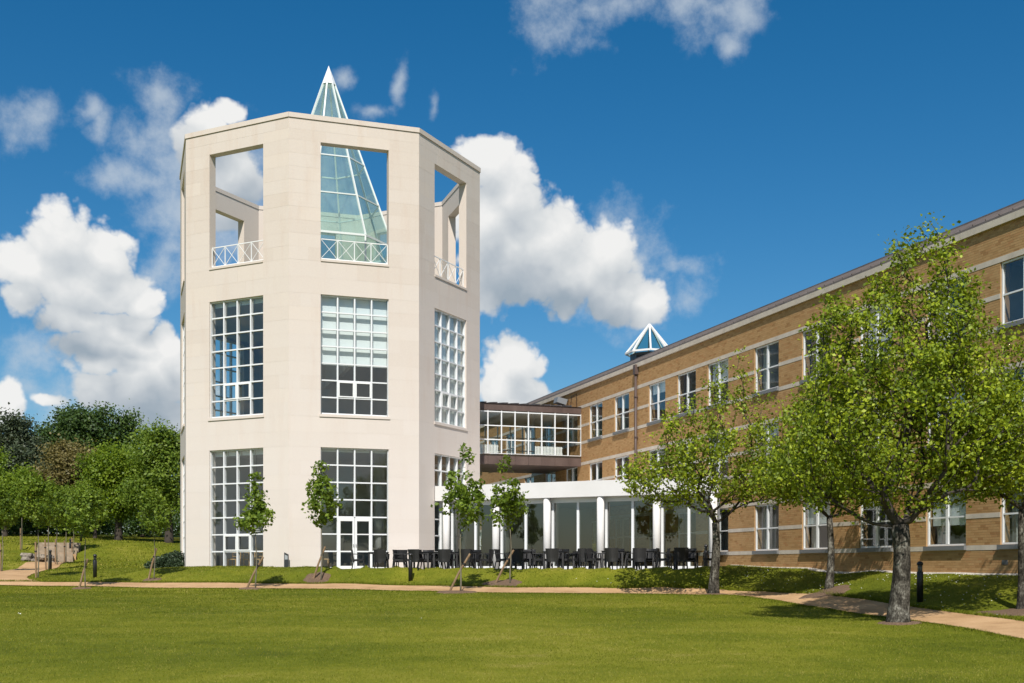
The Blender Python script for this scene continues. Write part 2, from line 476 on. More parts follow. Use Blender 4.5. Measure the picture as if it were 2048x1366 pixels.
def link(name, me, parent=None):
    o = bpy.data.objects.new(name, me)
    col.objects.link(o)
    if parent is not None: o.parent = parent
    return o
def thing(name, label, cat, loc=(0, 0, 0), rz=0.0, group=None, me=None):
    o = link(name, me)
    o.location = loc; o.rotation_euler = (0, 0, rz)
    o['label'] = label; o['category'] = cat
    if group: o['group'] = group
    return o
def tag(o, label, cat, group=None):
    o['label'] = label; o['category'] = cat
    if group: o['group'] = group
    return o
def copy_tree(o, parent=None):
    c = o.copy(); col.objects.link(c)
    if parent is not None: c.parent = parent
    for ch in list(o.children): copy_tree(ch, c)
    return c
BOXC = {}
def boxobj(name, m_, parent, x0, x1, y0, y1, z0, z1, M=None):
    """box as object of its own; equal sizes share mesh data. M: 4x4 frame"""
    key = (m_, round(x1-x0, 3), round(y1-y0, 3), round(z1-z0, 3))
    if key not in BOXC:
        a, b, c = key[1]/2, key[2]/2, key[3]/2
        BOXC[key] = MB().box(-a, a, -b, b, -c, c).mesh(name, m_)
    o = link(name, BOXC[key], parent)
    T = Matrix.Translation(((x0+x1)/2, (y0+y1)/2, (z0+z1)/2))
    o.matrix_local = (M @ T) if M is not None else T
    return o

# ------------------------------------------------------------------ terrain
OCT = 7.2                                   # apothem of the tower
HS = OCT*math.tan(math.pi/8)                # half side
def octpoly(a, rot=0.0):
    r = a/math.cos(math.pi/8)
    return [(r*math.cos(math.pi/8+k*math.pi/4), r*math.sin(math.pi/8+k*math.pi/4)) for k in range(8)]
XW = 14.2                                   # plane of the brick facade
P0 = np.array([3.99, -6.19]); PN = np.array([math.sqrt(.5), -math.sqrt(.5)])   # pavilion front: start, direction
PT = np.array([-math.sqrt(.5), -math.sqrt(.5)])                                 # outward of pavilion front
P1 = P0 + PN*13.75

def ctl(px, py, d):
    lat = (px-1024)/FPX*d
    return (lat, d, zat(py, d))
CT = []
def lawn_z(d): return -.83 - .0268*(41-d)
NEAR = [(-260,1170.5),(-60,1170.5),(100,1172),(300,1175.6),(500,1177),(700,1178.5),(850,1182.5),(1000,1185.6),(1120,1186.5),(1230,1187),(1350,1188),(1469,1190.5),(1552,1200),(1614,1212),(1740,1231),(1862,1246),(1960,1262),(2048,1279),(2140,1297),(2260,1324)]
def near_d(py):                              # depth where the lawn plane is met in this row
    k = (py-HOR)/FPX
    return (CAMZ + .83 + .0268*41)/(k+.0268)
near_line = [((px-1024)/FPX*near_d(py), near_d(py)) for px, py in NEAR]
FAR = [(-260,1163,49.5),(-60,1163,48.2),(60,1164,47.8),(180,1165.2,47.5),(300,1166,47.2),(500,1167.5,46.7),(700,1169,46.3),(850,1172.5,44.9),(1000,1175,43.3),(1120,1177,43.2),(1190,1178,43.1),(1330,1180,42.7),(1450,1182.5,41.8),(1531,1185.6,40.2),(1600,1188,37.8),(1676,1193,34.8),(1740,1202,32.8),(1821,1215,30.6),(1905,1226,28.6),(1987,1236,27.0),(2048,1243,25.8),(2140,1262,23.6),(2260,1290,21)]
far_line = [((px-1024)/FPX*d, d) for px, py, d in FAR]
def resample(line, n):
    P = np.array(line); s = np.append(0, np.cumsum(np.hypot(*np.diff(P[:, :2], axis=0).T)))
    t = np.linspace(0, s[-1], n)
    a = np.stack([np.interp(t, s, P[:, k]) for k in range(P.shape[1])], 1)
    for _ in range(6): a[1:-1] = (a[:-2]+a[1:-1]*2+a[2:])/4
    return a
nA = resample(near_line, 300)
nB3 = resample([ctl(px, py, d) for px, py, d in FAR], 300); nB = nB3[:, :2]
for l, d in nA[::5]: CT.append((l, d, lawn_z(d)-.01))
for l, d, z in nB3[::5]: CT.append((l, d, z))
for d in (-60, -30, -10, 4, 10, 16, 22, 28, 34):                       # the lawn itself
    for l in (-60, -30, -16, -8, 0, 6):
        if l < .16*d+3 or d < 20: CT.append((l, d, lawn_z(max(d, 4))))
for l in (-20, -12): CT.append((l, 40, lawn_z(40)))
for d in (-30, 0, 10, 14): CT.append((30, d, lawn_z(max(d, 6))))
# bank foot of the buildings
for x, y, z in [(-9, -6.2, .02), (-6.3, -8.4, .03), (-3.6, -8.2, .04), (-2.4, -8.6, .05), (-2.4, -10.2, .05), (-2.2, -10.8, .04), (-.5, -11.2, .05), (1.0, -11.8, .05), (2.2, -12.7, .05), (3.2, -13.5, .04), (4.6, -14.9, .035), (5.8, -16.1, .03), (7, -17.3, .01), (8.0, -18.3, .0), (8.9, -19.2, -.01), (9.8, -19.9, -.02), (10.7, -20.4, -.01), (11.7, -20.0, .02), (12.8, -19.5, .06), (13.9, -18.6, .12),
                (13.9, -22, .05), (13.9, -26, -.05), (13.9, -30, -.1), (13.9, -34, -.12), (13.9, -38, -.2), (-8.2, 0, .0), (-9, 5, .2)]:
    l, d = wc(x, y); CT.append((l, d, z))
CT += [ctl(190, 1160, 51), ctl(821, 1163, 47.2), ctl(1840, 1197, 31.6), ctl(1660, 1176, 36.5), ctl(640, 1163, 47.6), ctl(305, 1161, 48.4), ctl(1021, 1168, 44.4), ctl(2042, 1222, 28.4)]
# ground inside / behind the buildings and the rising garden on the left
for x, y in [(0, 0), (0, 9), (7, -7), (10, -10), (10, 0), (11, 8), (20, -20), (20, 0), (20, 20), (0, 20), (30, -30)]:
    l, d = wc(x, y); CT.append((l, d, -.05))
CT += [ctl(-300, 1148, 58), ctl(-120, 1148, 57), ctl(20, 1150, 56), ctl(75, 1141, 64), ctl(115, 1127, 71.5), ctl(330, 1137, 53.5), ctl(250, 1135, 56), ctl(180, 1130, 65), ctl(300, 1118, 66),
       ctl(20, 1122, 66), ctl(-120, 1126, 66), ctl(60, 1087, 79), ctl(-100, 1085, 82), ctl(200, 1084, 82), ctl(320, 1085, 82), ctl(170, 1105, 74), ctl(110, 1087, 78)]
for l, d, z in [(-60, 110, 3.2), (-30, 110, 3.2), (-45, 90, 2.6), (-90, 80, 2.2), (-90, 120, 3.4), (-10, 120, 2.5), (30, 120, 1), (60, 60, 0), (60, 20, -1), (60, 100, .5),
                (-200, 200, 5), (0, 250, 4), (200, 200, 3), (-200, 0, 0), (200, 0, 0), (0, -150, -1.5), (-90, 40, -.6), (-50, 48, -.6)]:
    CT.append((l, d, z))
CT = np.array(CT)
def rbf_fit(C):
    n = len(C)
    D = np.hypot(C[:, None, 0]-C[None, :, 0], C[:, None, 1]-C[None, :, 1])
    A = np.zeros((n+1, n+1)); A[:n, :n] = -D - np.eye(n)*.02; A[:n, n] = 1; A[n, :n] = 1
    return np.linalg.solve(A, np.append(C[:, 2], 0))
RW = rbf_fit(CT)
def rbf(l, d):
    l, d = np.asarray(l, float), np.asarray(d, float)
    out = np.full(l.shape, RW[-1])
    for (cl, cd, _), w_ in zip(CT, RW[:-1]): out -= w_*np.hypot(l-cl, d-cd)
    return out
def inpoly(px_, py_, poly):
    x, y = np.asarray(px_), np.asarray(py_); r = np.zeros(x.shape, bool); n = len(poly)
    for i in range(n):
        x0, y0 = poly[i]; x1, y1 = poly[(i+1) % n]
        if y0 == y1: continue
        c = ((y0 > y) != (y1 > y)) & (x < (x1-x0)*(y-y0)/(y1-y0)+x0)
        r ^= c
    return r
# patio outline (world)
PATIO = [(-2.1, -6.9), (-2.1, -10.3), (1.0, -11.4), (3.0, -13.0), (8.9, -18.9), (10.6, -20.1), (12.6, -19.2), (14.15, -17.2), (14.15, -15), (P1[0]+.3, P1[1]+.6), (P0[0]+.4, P0[1]+.9), (3.0, -6.9)]
PLATE = octpoly(OCT-.05)
INNER = [tuple(P0), tuple(P1), (XW, -15.5), (XW+14, -15.5), (XW+14, 16), (7, 16), (0, 0)]
def axis(parts):
    a = []
    for s0, s1, st in parts: a += list(np.arange(s0, s1-1e-6, st))
    a.append(parts[-1][1]); return np.array(a)
LAT = axis([(-1500, -300, 100), (-300, -100, 20), (-100, -40, 4), (-40, -26, 1.0), (-26, 22, .45), (22, 40, 2), (40, 100, 6), (100, 300, 25), (300, 1500, 100)])
DEP = axis([(-400, -60, 34), (-60, 10, 3.5), (10, 20, 1), (20, 66, .45), (66, 90, 1), (90, 130, 4), (130, 400, 27), (400, 2600, 200)])
GL, GD = np.meshgrid(LAT, DEP)
cl_ = np.clip(GL, -220, 220); cd_ = np.clip(GD, -140, 260)
GZ = rbf(cl_, cd_)
gx, gy = CAMX + RGT[0]*GL + FWD[0]*GD, CAMY + RGT[1]*GL + FWD[1]*GD
PCX, PCY = np.mean([p[0] for p in PATIO]), np.mean([p[1] for p in PATIO])
PATIO_IN = [(PCX+(x-PCX)*.94, PCY+(y-PCY)*.94) for x, y in PATIO]
inb = inpoly(gx, gy, PATIO_IN) | inpoly(gx, gy, PLATE) | inpoly(gx, gy, INNER)
GZ[inb] = np.minimum(GZ[inb], -.09)
stf = (np.abs(GL-(112-1024)/FPX*GD) < 2.0) & (GD > 71.2) & (GD < 77.6)
GZ[stf] -= .45
GZ += .012*np.sin(GL*1.3+np.sin(GD*.7)*1.5)*np.sin(GD*.9+1.0)*(~inb)
def ground(l, d):
    """height of the sheet at heading coordinates (bilinear on the grid)"""
    l, d = np.atleast_1d(np.asarray(l, float)), np.atleast_1d(np.asarray(d, float))
    i = np.clip(np.searchsorted(LAT, l)-1, 0, len(LAT)-2); j = np.clip(np.searchsorted(DEP, d)-1, 0, len(DEP)-2)
    u = (l-LAT[i])/(LAT[i+1]-LAT[i]); v = (d-DEP[j])/(DEP[j+1]-DEP[j])
    return (GZ[j, i]*(1-u)+GZ[j, i+1]*u)*(1-v) + (GZ[j+1, i]*(1-u)+GZ[j+1, i+1]*u)*v
def gz_at(px, d): return float(ground((px-1024)/FPX*d, d)[0])
def gz_w(x, y):
    l, d = wc(x, y); return float(ground(l, d)[0])

def grid_mesh(name, X, Y, Z, m_):
    nr, nc = X.shape
    me = bpy.data.meshes.new(name)
    co = np.stack([X.ravel(), Y.ravel(), Z.ravel()], 1).astype(np.float32)
    idx = np.arange(nr*nc).reshape(nr, nc)
    q = np.stack([idx[:-1, :-1], idx[:-1, 1:], idx[1:, 1:], idx[1:, :-1]], -1).reshape(-1, 4)
    fast_mesh(me, co, q)
    me.materials.append(MATS[m_])
    me.polygons.foreach_set('use_smooth', np.ones(len(q), bool))
    return me
def fast_mesh(me, co, faces, tint=None):
    k = faces.shape[1]
    me.vertices.add(len(co)); me.vertices.foreach_set('co', np.ascontiguousarray(co, np.float32).ravel())
    me.loops.add(faces.size); me.loops.foreach_set('vertex_index', np.ascontiguousarray(faces, np.int32).ravel())
    me.polygons.add(len(faces)); me.polygons.foreach_set('loop_start', np.arange(0, faces.size, k, dtype=np.int32))
    if tint is not None:
        a = me.attributes.new('tint', 'FLOAT', 'POINT'); a.data.foreach_set('value', np.ascontiguousarray(tint, np.float32))
    me.update(calc_edges=True)

lawn = link('lawn', grid_mesh('lawn', gx, gy, GZ, 'lawn')); lawn['kind'] = 'structure'

# gravel path: a ribbon between the two measured edges, following the ground
def ribbon(name, A, B, lift, m_, rows=7):
    A = A + rng.normal(0, .02, A.shape); B = B + rng.normal(0, .02, B.shape)
    t = np.linspace(0, 1, rows)[:, None, None]
    G = A[None]*(1-t) + B[None]*t
    l, d = G[..., 0], G[..., 1]
    z = ground(l.ravel(), d.ravel()).reshape(l.shape) + lift
    X, Y = CAMX + RGT[0]*l + FWD[0]*d, CAMY + RGT[1]*l + FWD[1]*d
    o = link(name, grid_mesh(name, X, Y, z, m_)); o['kind'] = 'structure'
    return o
ribbon('path', nA, nB, .022, 'path_gravel', 9)
PATHPOLY = [tuple(p) for p in nA] + [tuple(p) for p in nB[::-1]]
def pl(px, d): return ((px-1024)/FPX*d, d)
brL = resample([pl(-330, 49), pl(-160, 52), pl(-40, 57), pl(20, 62), pl(62, 67.5), pl(74, 71.8)], 60)
brR = resample([pl(120, 46.6), pl(66, 48.2), pl(52, 50.2), pl(62, 54), pl(92, 60), pl(125, 67), pl(140, 71.8)], 60)
ribbon('branch_path', brL, brR, .030, 'path_gravel', 9)
BRPOLY = [tuple(p) for p in brL] + [tuple(p) for p in brR[::-1]]

# patio: bedding plus paving slabs laid in rows
pt = MB().prism(PATIO, -.22, -.034).build('patio', 'paving'); pt['kind'] = 'structure'
ux, uy = PN, -PT
sl = .9
for i in range(-9, 19):
    for j in range(-5, 8):
        c = np.array([3.2, -6.6]) + ux*(i*sl) + uy*(j*sl) - uy*1.2
        cor = [c + ux*a + uy*b for a, b in ((-.445, -.445), (.445, -.445), (.445, .445), (-.445, .445))]
        if all(inpoly([q[0]], [q[1]], PATIO)[0] for q in cor):
            key = 'slab'
            if key not in BOXC: BOXC[key] = MB().box(-.445, .445, -.445, .445, -.035, 0).mesh('paving_slab', 'paving')
            o = link('paving_slab', BOXC[key], pt); o.location = (c[0], c[1], 0); o.rotation_euler = (0, 0, math.atan2(ux[1], ux[0]))

# ------------------------------------------------------------------ the tower
ZC, ZL, ZS, W2T, W2B, W1T, W1B = 20.16, 19.20, 13.85, 12.37, 6.86, 5.49, 0.0
HW = 1.558
TH = .42
tower = thing('octagonal_tower', 'white stone octagonal tower with gridded windows and a glass spire', 'tower')
def faceM(fc, a=OCT):
    t = fc*math.pi/4
    n = Vector((math.sin(t), -math.cos(t), 0)); d = Vector((math.cos(t), math.sin(t), 0))
    return Matrix(((d.x, -n.x, 0, n.x*a), (d.y, -n.y, 0, n.y*a), (0, 0, 1, 0), (0, 0, 0, 1)))
def hsd(y): return (OCT-y)*math.tan(math.pi/8)
wall = MB()
def wcell(fc, u0, u1, z0, z1, y0=.02, y1=TH, ml=False, mr=False):
    M = faceM(fc)
    a0 = -hsd(y0) if ml else u0; a1 = -hsd(y1) if ml else u0
    b0 = hsd(y0) if mr else u1; b1 = hsd(y1) if mr else u1
    P = [(a0, y0, z0), (b0, y0, z0), (b1, y1, z0), (a1, y1, z0), (a0, y0, z1), (b0, y0, z1), (b1, y1, z1), (a1, y1, z1)]
    wall.hexa([M @ Vector(p) for p in P])
for fc in range(8):
    y0 = .002 if fc in (0, 1, 7) else .0
    wcell(fc, -3, -HW, -.4, ZC, y0, ml=True)
    wcell(fc, HW, 3, -.4, ZC, y0, mr=True)
    for z0, z1 in ((-.4, W1B), (W1T, W2B), (W2T, ZS), (ZL, ZC)):
        wcell(fc, -HW, HW, z0, z1, y0)
wall.build('wall', 'stone', tower)

# ashlar facing of the three faces in view
courses = []
def run(z0, z1, n, opening):
    h = (z1-z0)/n
    for i in range(n): courses.append((z0+i*h, z0+(i+1)*h, opening))
run(-.25, W1T, 9, True); run(W1T, W2B, 2, False); run(W2B, W2T, 9, True); run(W2T, ZS, 2, False); run(ZS, ZL, 9, True); run(ZL, ZC, 2, False)
G_ = .002
cnt = 0
for fc in (-1, 0, 1):
    M = faceM(fc)
    for k, (z0, z1, op) in enumerate(courses):
        segs = []
        if op:
            for s_ in (-1, 1):
                if k % 3 == 1:
                    cut = HW + (.55 if (k//3) % 2 else .9)
                    a = [(HW, cut), (cut, HS)]
                else: a = [(HW, HS)]
                segs += [(s_*x0, s_*x1) if s_ > 0 else (-x1, -x0) for x0, x1 in a]
        else:
            off = 0 if k % 2 else .75
            e = [-HS, -1.49+off-.4, 0+off-.2, 1.49+off, HS] if k % 2 == 0 else [-HS, -1.3, .1, 1.6, HS]
            segs = list(zip(e[:-1], e[1:]))
        for u0, u1 in segs:
            cnt += 1
            pr = random.choice((0, 0, .001, .002))
            boxobj('stone_block', 'stone', tower, u0+G_, u1-G_, -pr, .012-pr, z0+G_, z1-G_, M)

# coping
for fc in range(8):
    M = faceM(fc)
    t8 = math.tan(math.pi/8)
    yo, yi = -.045, TH+.03
    P = []
    for z in (ZC+.012, ZC+.225):
        for u, y in ((-(OCT-yo)*t8+.003, yo), ((OCT-yo)*t8-.003, yo), ((OCT-yi)*t8-.003, yi), (-(OCT-yi)*t8+.003, yi)):
            P.append(M @ Vector((u, y, z)))
    MB().hexa(P).build('coping_stone', 'stone', tower)
    P = []
    for z in (ZC, ZC+.0121):
        for u, y in ((-(OCT-.03)*t8, .03), ((OCT-.03)*t8, .03), ((OCT-TH+.02)*t8, TH-.02), (-(OCT-TH+.02)*t8, TH-.02)):
            P.append(M @ Vector((u, y, z)))
    MB().hexa(P).build('joint_bed', 'inner_dark', tower)

# glazing
def window_grid(fc, zb, zt, sill=True, detail=True, sash_row=1, door=False, blind=None):
    M = faceM(fc)
    win = link('window', None, tower); win.matrix_local = M
    yf, dp = .075, .15                       # front of bars, depth of bars
    b = .032                                 # half bar width
    zb2 = zb + (.13 if sill else .03)
    if sill:
        boxobj('sill', 'stone', win, -HW-.06, HW+.06, -.045, .17, zb+.002, zb+.125)
    cw_ = 2*HW/4; rh = (zt-zb2)/7
    us = [-HW+cw_*i for i in range(5)]; zs = [zb2+rh*i for i in range(8)]
    if not detail:
        fm = MB()
        for i, u in enumerate(us): fm.box(max(u-b, -HW), min(u+b, HW), yf, yf+dp, zb2, zt)
        for i, z in enumerate(zs): fm.box(-HW, HW, yf+.01, yf+dp-.01, max(z-b, zb2), min(z+b, zt))
        fm.build('glazing_bars', 'white_frame', win)
        boxobj('pane', 'glass', win, -HW+.001, HW-.001, yf+dp*.7, yf+dp*.7+.008, zb2+.01, zt-.001)
        return win
    # outer frame and bars
    for i, u in enumerate(us):
        z0 = zs[3] if (door and i == 2) else zb2
        boxobj('mullion', 'white_frame', win, (u-b) if i else u+.001, (u+b) if i < 4 else u-.001, yf, yf+dp, z0+.001, zt-.001)
    for i, z in enumerate(zs):
        for c in range(4):
            if door and c in (1, 2) and i < 3: continue
            u0, u1 = us[c]+b, us[c+1]-b
            if c == 0: u0 = us[0]+2*b
            if c == 3: u1 = us[4]-2*b
            za, zc = (z, z+2*b) if i == 0 else ((z-2*b, z) if i == 7 else (z-b, z+b))
            boxobj('transom', 'white_frame', win, u0+.001, u1-.001, yf+.012, yf+dp-.01, za+.002, zc-.002)
    for c in range(4):
        for r_ in range(7):
            if door and c in (1, 2) and r_ < 3: continue
            u0, u1, z0, z1 = us[c]+b, us[c+1]-b, zs[r_]+b, zs[r_+1]-b
            if r_ == sash_row and c in (1, 2) and not door:      # opening lights with thicker frames
                f = .055
                s_ = MB()
                s_.box(u0+.003, u1-.003, yf-.018, yf+.05, z0+.003, z0+f); s_.box(u0+.003, u1-.003, yf-.018, yf+.05, z1-f, z1-.003)
                s_.box(u0+.003, u0+f, yf-.018, yf+.05, z0+f, z1-f); s_.box(u1-f, u1-.003, yf-.018, yf+.05, z0+f, z1-f)
                s_.build('sash', 'white_paint', win)
            boxobj('pane', 'glass', win, u0-.02, u1+.02, yf+dp*.62, yf+dp*.62+.008, z0-.02, z1+.02)
    return win
for fc in range(-3, 5):
    det = fc in (-1, 0, 1)
    window_grid(fc, W2B, W2T, True, det)
    window_grid(fc, W1B, W1T, False, det, door=(fc == 0))
# double doors in the front face
M0 = faceM(0)
zb2 = W1B+.03; rh = (W1T-zb2)/7; cwid = 2*HW/4
dtop = zb2+rh*3-.035
for s_ in (-1, 1):
    dr = link('door', None, tower); dr.matrix_local = M0
    x0, x1 = (-cwid+.03, -.008) if s_ < 0 else (.008, cwid-.03)
    yf = .06
    st = .095
    boxobj('stile', 'white_paint', dr, x0, x0+st, yf, yf+.06, .02, dtop)
    boxobj('stile', 'white_paint', dr, x1-st, x1, yf, yf+.06, .02, dtop)
    for z0, z1 in ((.02, .15), (rh-.005, rh+.055), (2*rh, 2*rh+.05), (dtop-.15, dtop)):
        boxobj('rail', 'white_paint', dr, x0+st+.001, x1-st-.001, yf+.003, yf+.057, z0, z1)
    for z0, z1 in ((.15, rh-.005), (rh+.055, 2*rh), (2*rh+.05, dtop-.15)):
        boxobj('pane', 'glass', dr, x0+st-.01, x1-st+.01, yf+.026, yf+.034, z0-.008, z1+.008)
    xh = -.055 if s_ < 0 else .055
    boxobj('handle', 'sill_grey', dr, xh-.012, xh+.012, yf-.05, yf-.002, 1.02, 1.14)

# floors, terrace and inner partitions
MB().prism(octpoly(OCT-TH-.01), W1T+.15, W2B-.25).build('floor', 'ceiling', tower)
MB().prism(octpoly(OCT-TH-.011), W2B-.249, W2B-.2).build('floor', 'inner_floor', tower)
MB().prism(octpoly(OCT-TH-.01), -.35, -.002).build('floor', 'inner_floor', tower)
MB().prism(octpoly(OCT-TH-.01), W2T+.12, ZS-.62).build('floor', 'ceiling', tower)
MB().prism(octpoly(OCT-TH-.011), ZS-.619, ZS-.5).build('terrace', 'paving', tower)
MB().box(-2.3, 6.2, .6, .8, W2B-.2, W2T+.12).build('partition', 'inner_grey', tower)
MB().box(-6.6, 6.6, .9, 1.1, 0, W1T+.15).build('partition', 'inner_grey', tower)
MB().box(-.1, .1, -5.9, .6, W2B+2.5, W2T+.12).build('partition', 'inner_grey', tower)
for s_ in (-1.9, 1.9):
    MB().lathe([(.28, 0), (.28, W1T+.15)], s_, -3.6, 16).build('inner_column', 'inner_white', tower, True)
# roller blinds
def blind(fc, c, drop, yb=.36):
    o = boxobj('roller_blind', 'blind', tower, -HW+2*HW/4*c+.02, -HW+2*HW/4*(c+1)-.02, yb, yb+.005, W2T-drop, W2T-.02, faceM(fc))
rowh = (W2T-W2B-.13)/7
for c in range(4):
    blind(0, c, rowh*4+.02); blind(-1, c, .24); blind(1, c, rowh*7-.1, .27)
    boxobj('roller_blind', 'blind', tower, -HW+2*HW/4*c+.02, -HW+2*HW/4*(c+1)-.02, .40, .405, W1T-.26, W1T-.02, faceM(-1))
    boxobj('roller_blind', 'blind', tower, -HW+2*HW/4*c+.02, -HW+2*HW/4*(c+1)-.02, .40, .405, W1T-.16, W1T-.02, faceM(0))

# terrace openings: stone sills and white railings with diagonal braces
for fc in range(-3, 5):
    M = faceM(fc)
    boxobj('sill', 'stone', tower, -HW+.002, HW-.002, -.04, TH+.03, ZS+.001, ZS+.10, M)
    rl = link('railing', None, tower); rl.matrix_local = M
    z0, z1 = ZS+.17, ZS+1.05; y = .16; n = 4; wd = (2*HW-.06)/n
    us = [-HW+.03+wd*i for i in range(n+1)]
    if fc in (-1, 0, 1):
        for z in (z0, z1): boxobj('rail', 'white_paint', rl, us[0], us[-1], y-.02, y+.02, z-.02, z+.02)
        for i, u in enumerate(us): boxobj('post', 'white_paint', rl, u-.018, u+.018, y-.018, y+.018, ZS+.1, z1-.021)
        for i in range(n):
            for a, b in (((us[i]+.018, z0+.02), (us[i+1]-.018, z1-.02)), ((us[i]+.018, z1-.02), (us[i+1]-.018, z0+.02))):
                dy = .006 if a[1] < b[1] else -.006
                MB().bar((a[0], y+dy, a[1]), (b[0], y+dy, b[1]), .02).build('brace', 'white_paint', rl)
    else:
        m_ = MB()
        for z in (z0, z1): m_.box(us[0], us[-1], y-.02, y+.02, z-.02, z+.02)
        for u in us: m_.box(u-.018, u+.018, y-.018, y+.018, ZS+.1, z1-.021)
        for i in range(n):
            m_.bar((us[i], y, z0), (us[i+1], y, z1), .02); m_.bar((us[i], y, z1), (us[i+1], y, z0), .02)
        m_.build('bars', 'white_paint', rl)

# glass spire
spire = link('spire', None, tower)
def sp_r(z): return (25.75-z)*.3610
def sp_v(k, z, r=None):
    r = sp_r(z) if r is None else r
    a = -math.pi/2 + math.pi/8 + k*math.pi/4
    return Vector((r*math.cos(a), r*math.sin(a), z))
ZR, ZT = 16.4, 24.9
levels = [ZR, 18.56, 20.65, 22.75, ZT]
RD = sp_r(ZR)
for k in range(8):
    MB().bar(sp_v(k, ZR), sp_v(k, ZT), .075, .09, up=(math.cos(-math.pi/2+math.pi/8+k*math.pi/4), math.sin(-math.pi/2+math.pi/8+k*math.pi/4), .3)).build('hip_rail', 'spire_frame', spire)
    MB().bar(sp_v(k, ZS-.5, RD), sp_v(k, ZR, RD), .08).build('drum_post', 'spire_frame', spire)
    for i, z in enumerate(levels[:-1]):
        if z < 22 or True:
            a, b = sp_v(k, z), sp_v(k+1, z)
            MB().bar(a, b, .07, .10 if i == 0 else .06).build('transom', 'spire_frame', spire)
    for z0, z1 in zip(levels[:-1], levels[1:]):
        q = [sp_v(k, z0, sp_r(z0)-.01), sp_v(k+1, z0, sp_r(z0)-.01), sp_v(k+1, z1, sp_r(z1)-.01), sp_v(k, z1, sp_r(z1)-.01)]
        MB().add(q, [(0, 1, 2, 3)]).build('pane', 'glass_spire', spire)
    q = [sp_v(k, ZS-.5, RD-.01), sp_v(k+1, ZS-.5, RD-.01), sp_v(k+1, ZR, RD-.01), sp_v(k, ZR, RD-.01)]
    MB().add(q, [(0, 1, 2, 3)]).build('pane', 'glass_spire', spire)
cap = MB()
vs_ = [sp_v(k, ZT-.08, sp_r(ZT-.08)+.05) for k in range(8)] + [sp_v(k, ZT+.02, sp_r(ZT)+.05) for k in range(8)] + [Vector((0, 0, 25.84))]
cap.add(vs_, [tuple(range(7, -1, -1))] + [(k, (k+1) % 8, 8+(k+1) % 8, 8+k) for k in range(8)] + [(8+k, 8+(k+1) % 8, 16) for k in range(8)])
cap.build('cap', 'cap_white', spire)
MB().lathe([(RD-.3, ZS-.499), (RD-.3, ZS-.2)], 0, 0, 24).build('drum_kerb', 'inner_white', spire)

# ------------------------------------------------------------------ glazed pavilion
pav = thing('glazed_pavilion', 'low white pavilion with round columns and full-height glass joining tower to brick wing', 'pavilion')
PM = Matrix(((PN[0], -PT[0], 0, P0[0]), (PN[1], -PT[1], 0, P0[1]), (0, 0, 1, 0), (0, 0, 0, 1)))     # local x along the front, y inward
LP = 13.75; FT, FB = 3.92, 3.22
fas = MB().box(0.02, LP, 0, .35, FB, FT)
fo = fas.build('fascia', 'white_render', pav); fo.matrix_local = PM
end = MB().box(LP-.35, LP-.002, .352, 1.9, FB, FT-.004); eo = end.build('fascia', 'white_render', pav); eo.matrix_local = PM
roofp = [tuple(np.array(PM @ Vector((.1, .3, 0)))[:2]), tuple(np.array(PM @ Vector((LP-.2, .3, 0)))[:2]), (XW-.03, -14.4), (XW-.03, 6), (7.3, 6), (7.3, -2.9), (5.2, -5.0)]
MB().prism(roofp, FB+.25, FT-.12).build('roof', 'white_render', pav)
MB().prism([(x, y) for x, y in roofp], FB+.04, FB+.2495).build('ceiling', 'ceiling', pav)
MB().prism([(x, y) for x, y in roofp], -.15, -.004).build('floor', 'inner_floor', pav)
colx = [.522, 3.16, 5.765, 8.374, 10.98, 13.5]
cmesh = MB().lathe([(.165, 0), (.165, FB-.002)], n=24).mesh('column', 'white_render', True)
for x in colx:
    o = link('column', cmesh, pav); o.matrix_local = PM @ Matrix.Translation((x, .2, 0))
yg = .52
xs = []
for a, b in zip(colx[:-1], colx[1:]): xs += [a+.16, (a+b)/2+.1]
xs += [colx[-1]]
xs = [.06] + xs
for i, x in enumerate(xs):
    boxobj('mullion', 'white_frame', pav, x-.055, x+.055, yg-.06, yg+.06, .14, 3.0, PM)
for a, b in zip(xs[:-1], xs[1:]):
    boxobj('pane', 'glass_dark', pav, a+.05, b-.05, yg-.004, yg+.004, .13, 3.01, PM)
boxobj('plinth', 'white_frame', pav, .0, LP-.1, yg-.09, yg+.09, -.01, .138, PM)
boxobj('head_rail', 'white_frame', pav, .0, LP-.1, yg-.07, yg+.07, 3.002, FB+.045, PM)
# glazed return to the brick wing
ra, rb = np.array(PM @ Vector((LP-.12, .55, 0)))[:2], np.array((XW-.02, -14.55))
rv = (rb-ra); rl_ = np.hypot(*rv); RM = Matrix(((rv[0]/rl_, -rv[1]/rl_, 0, ra[0]), (rv[1]/rl_, rv[0]/rl_, 0, ra[1]), (0, 0, 1, 0), (0, 0, 0, 1)))
for i in range(3):
    boxobj('mullion', 'sill_grey', pav, rl_*i/2-.03, rl_*i/2+.03, -.04, .04, .0, FB+.04, RM)
for i in range(2):
    boxobj('pane', 'glass_dark', pav, rl_*i/2+.03, rl_*(i+1)/2-.03, -.004, .004, .0, FB+.03, RM)
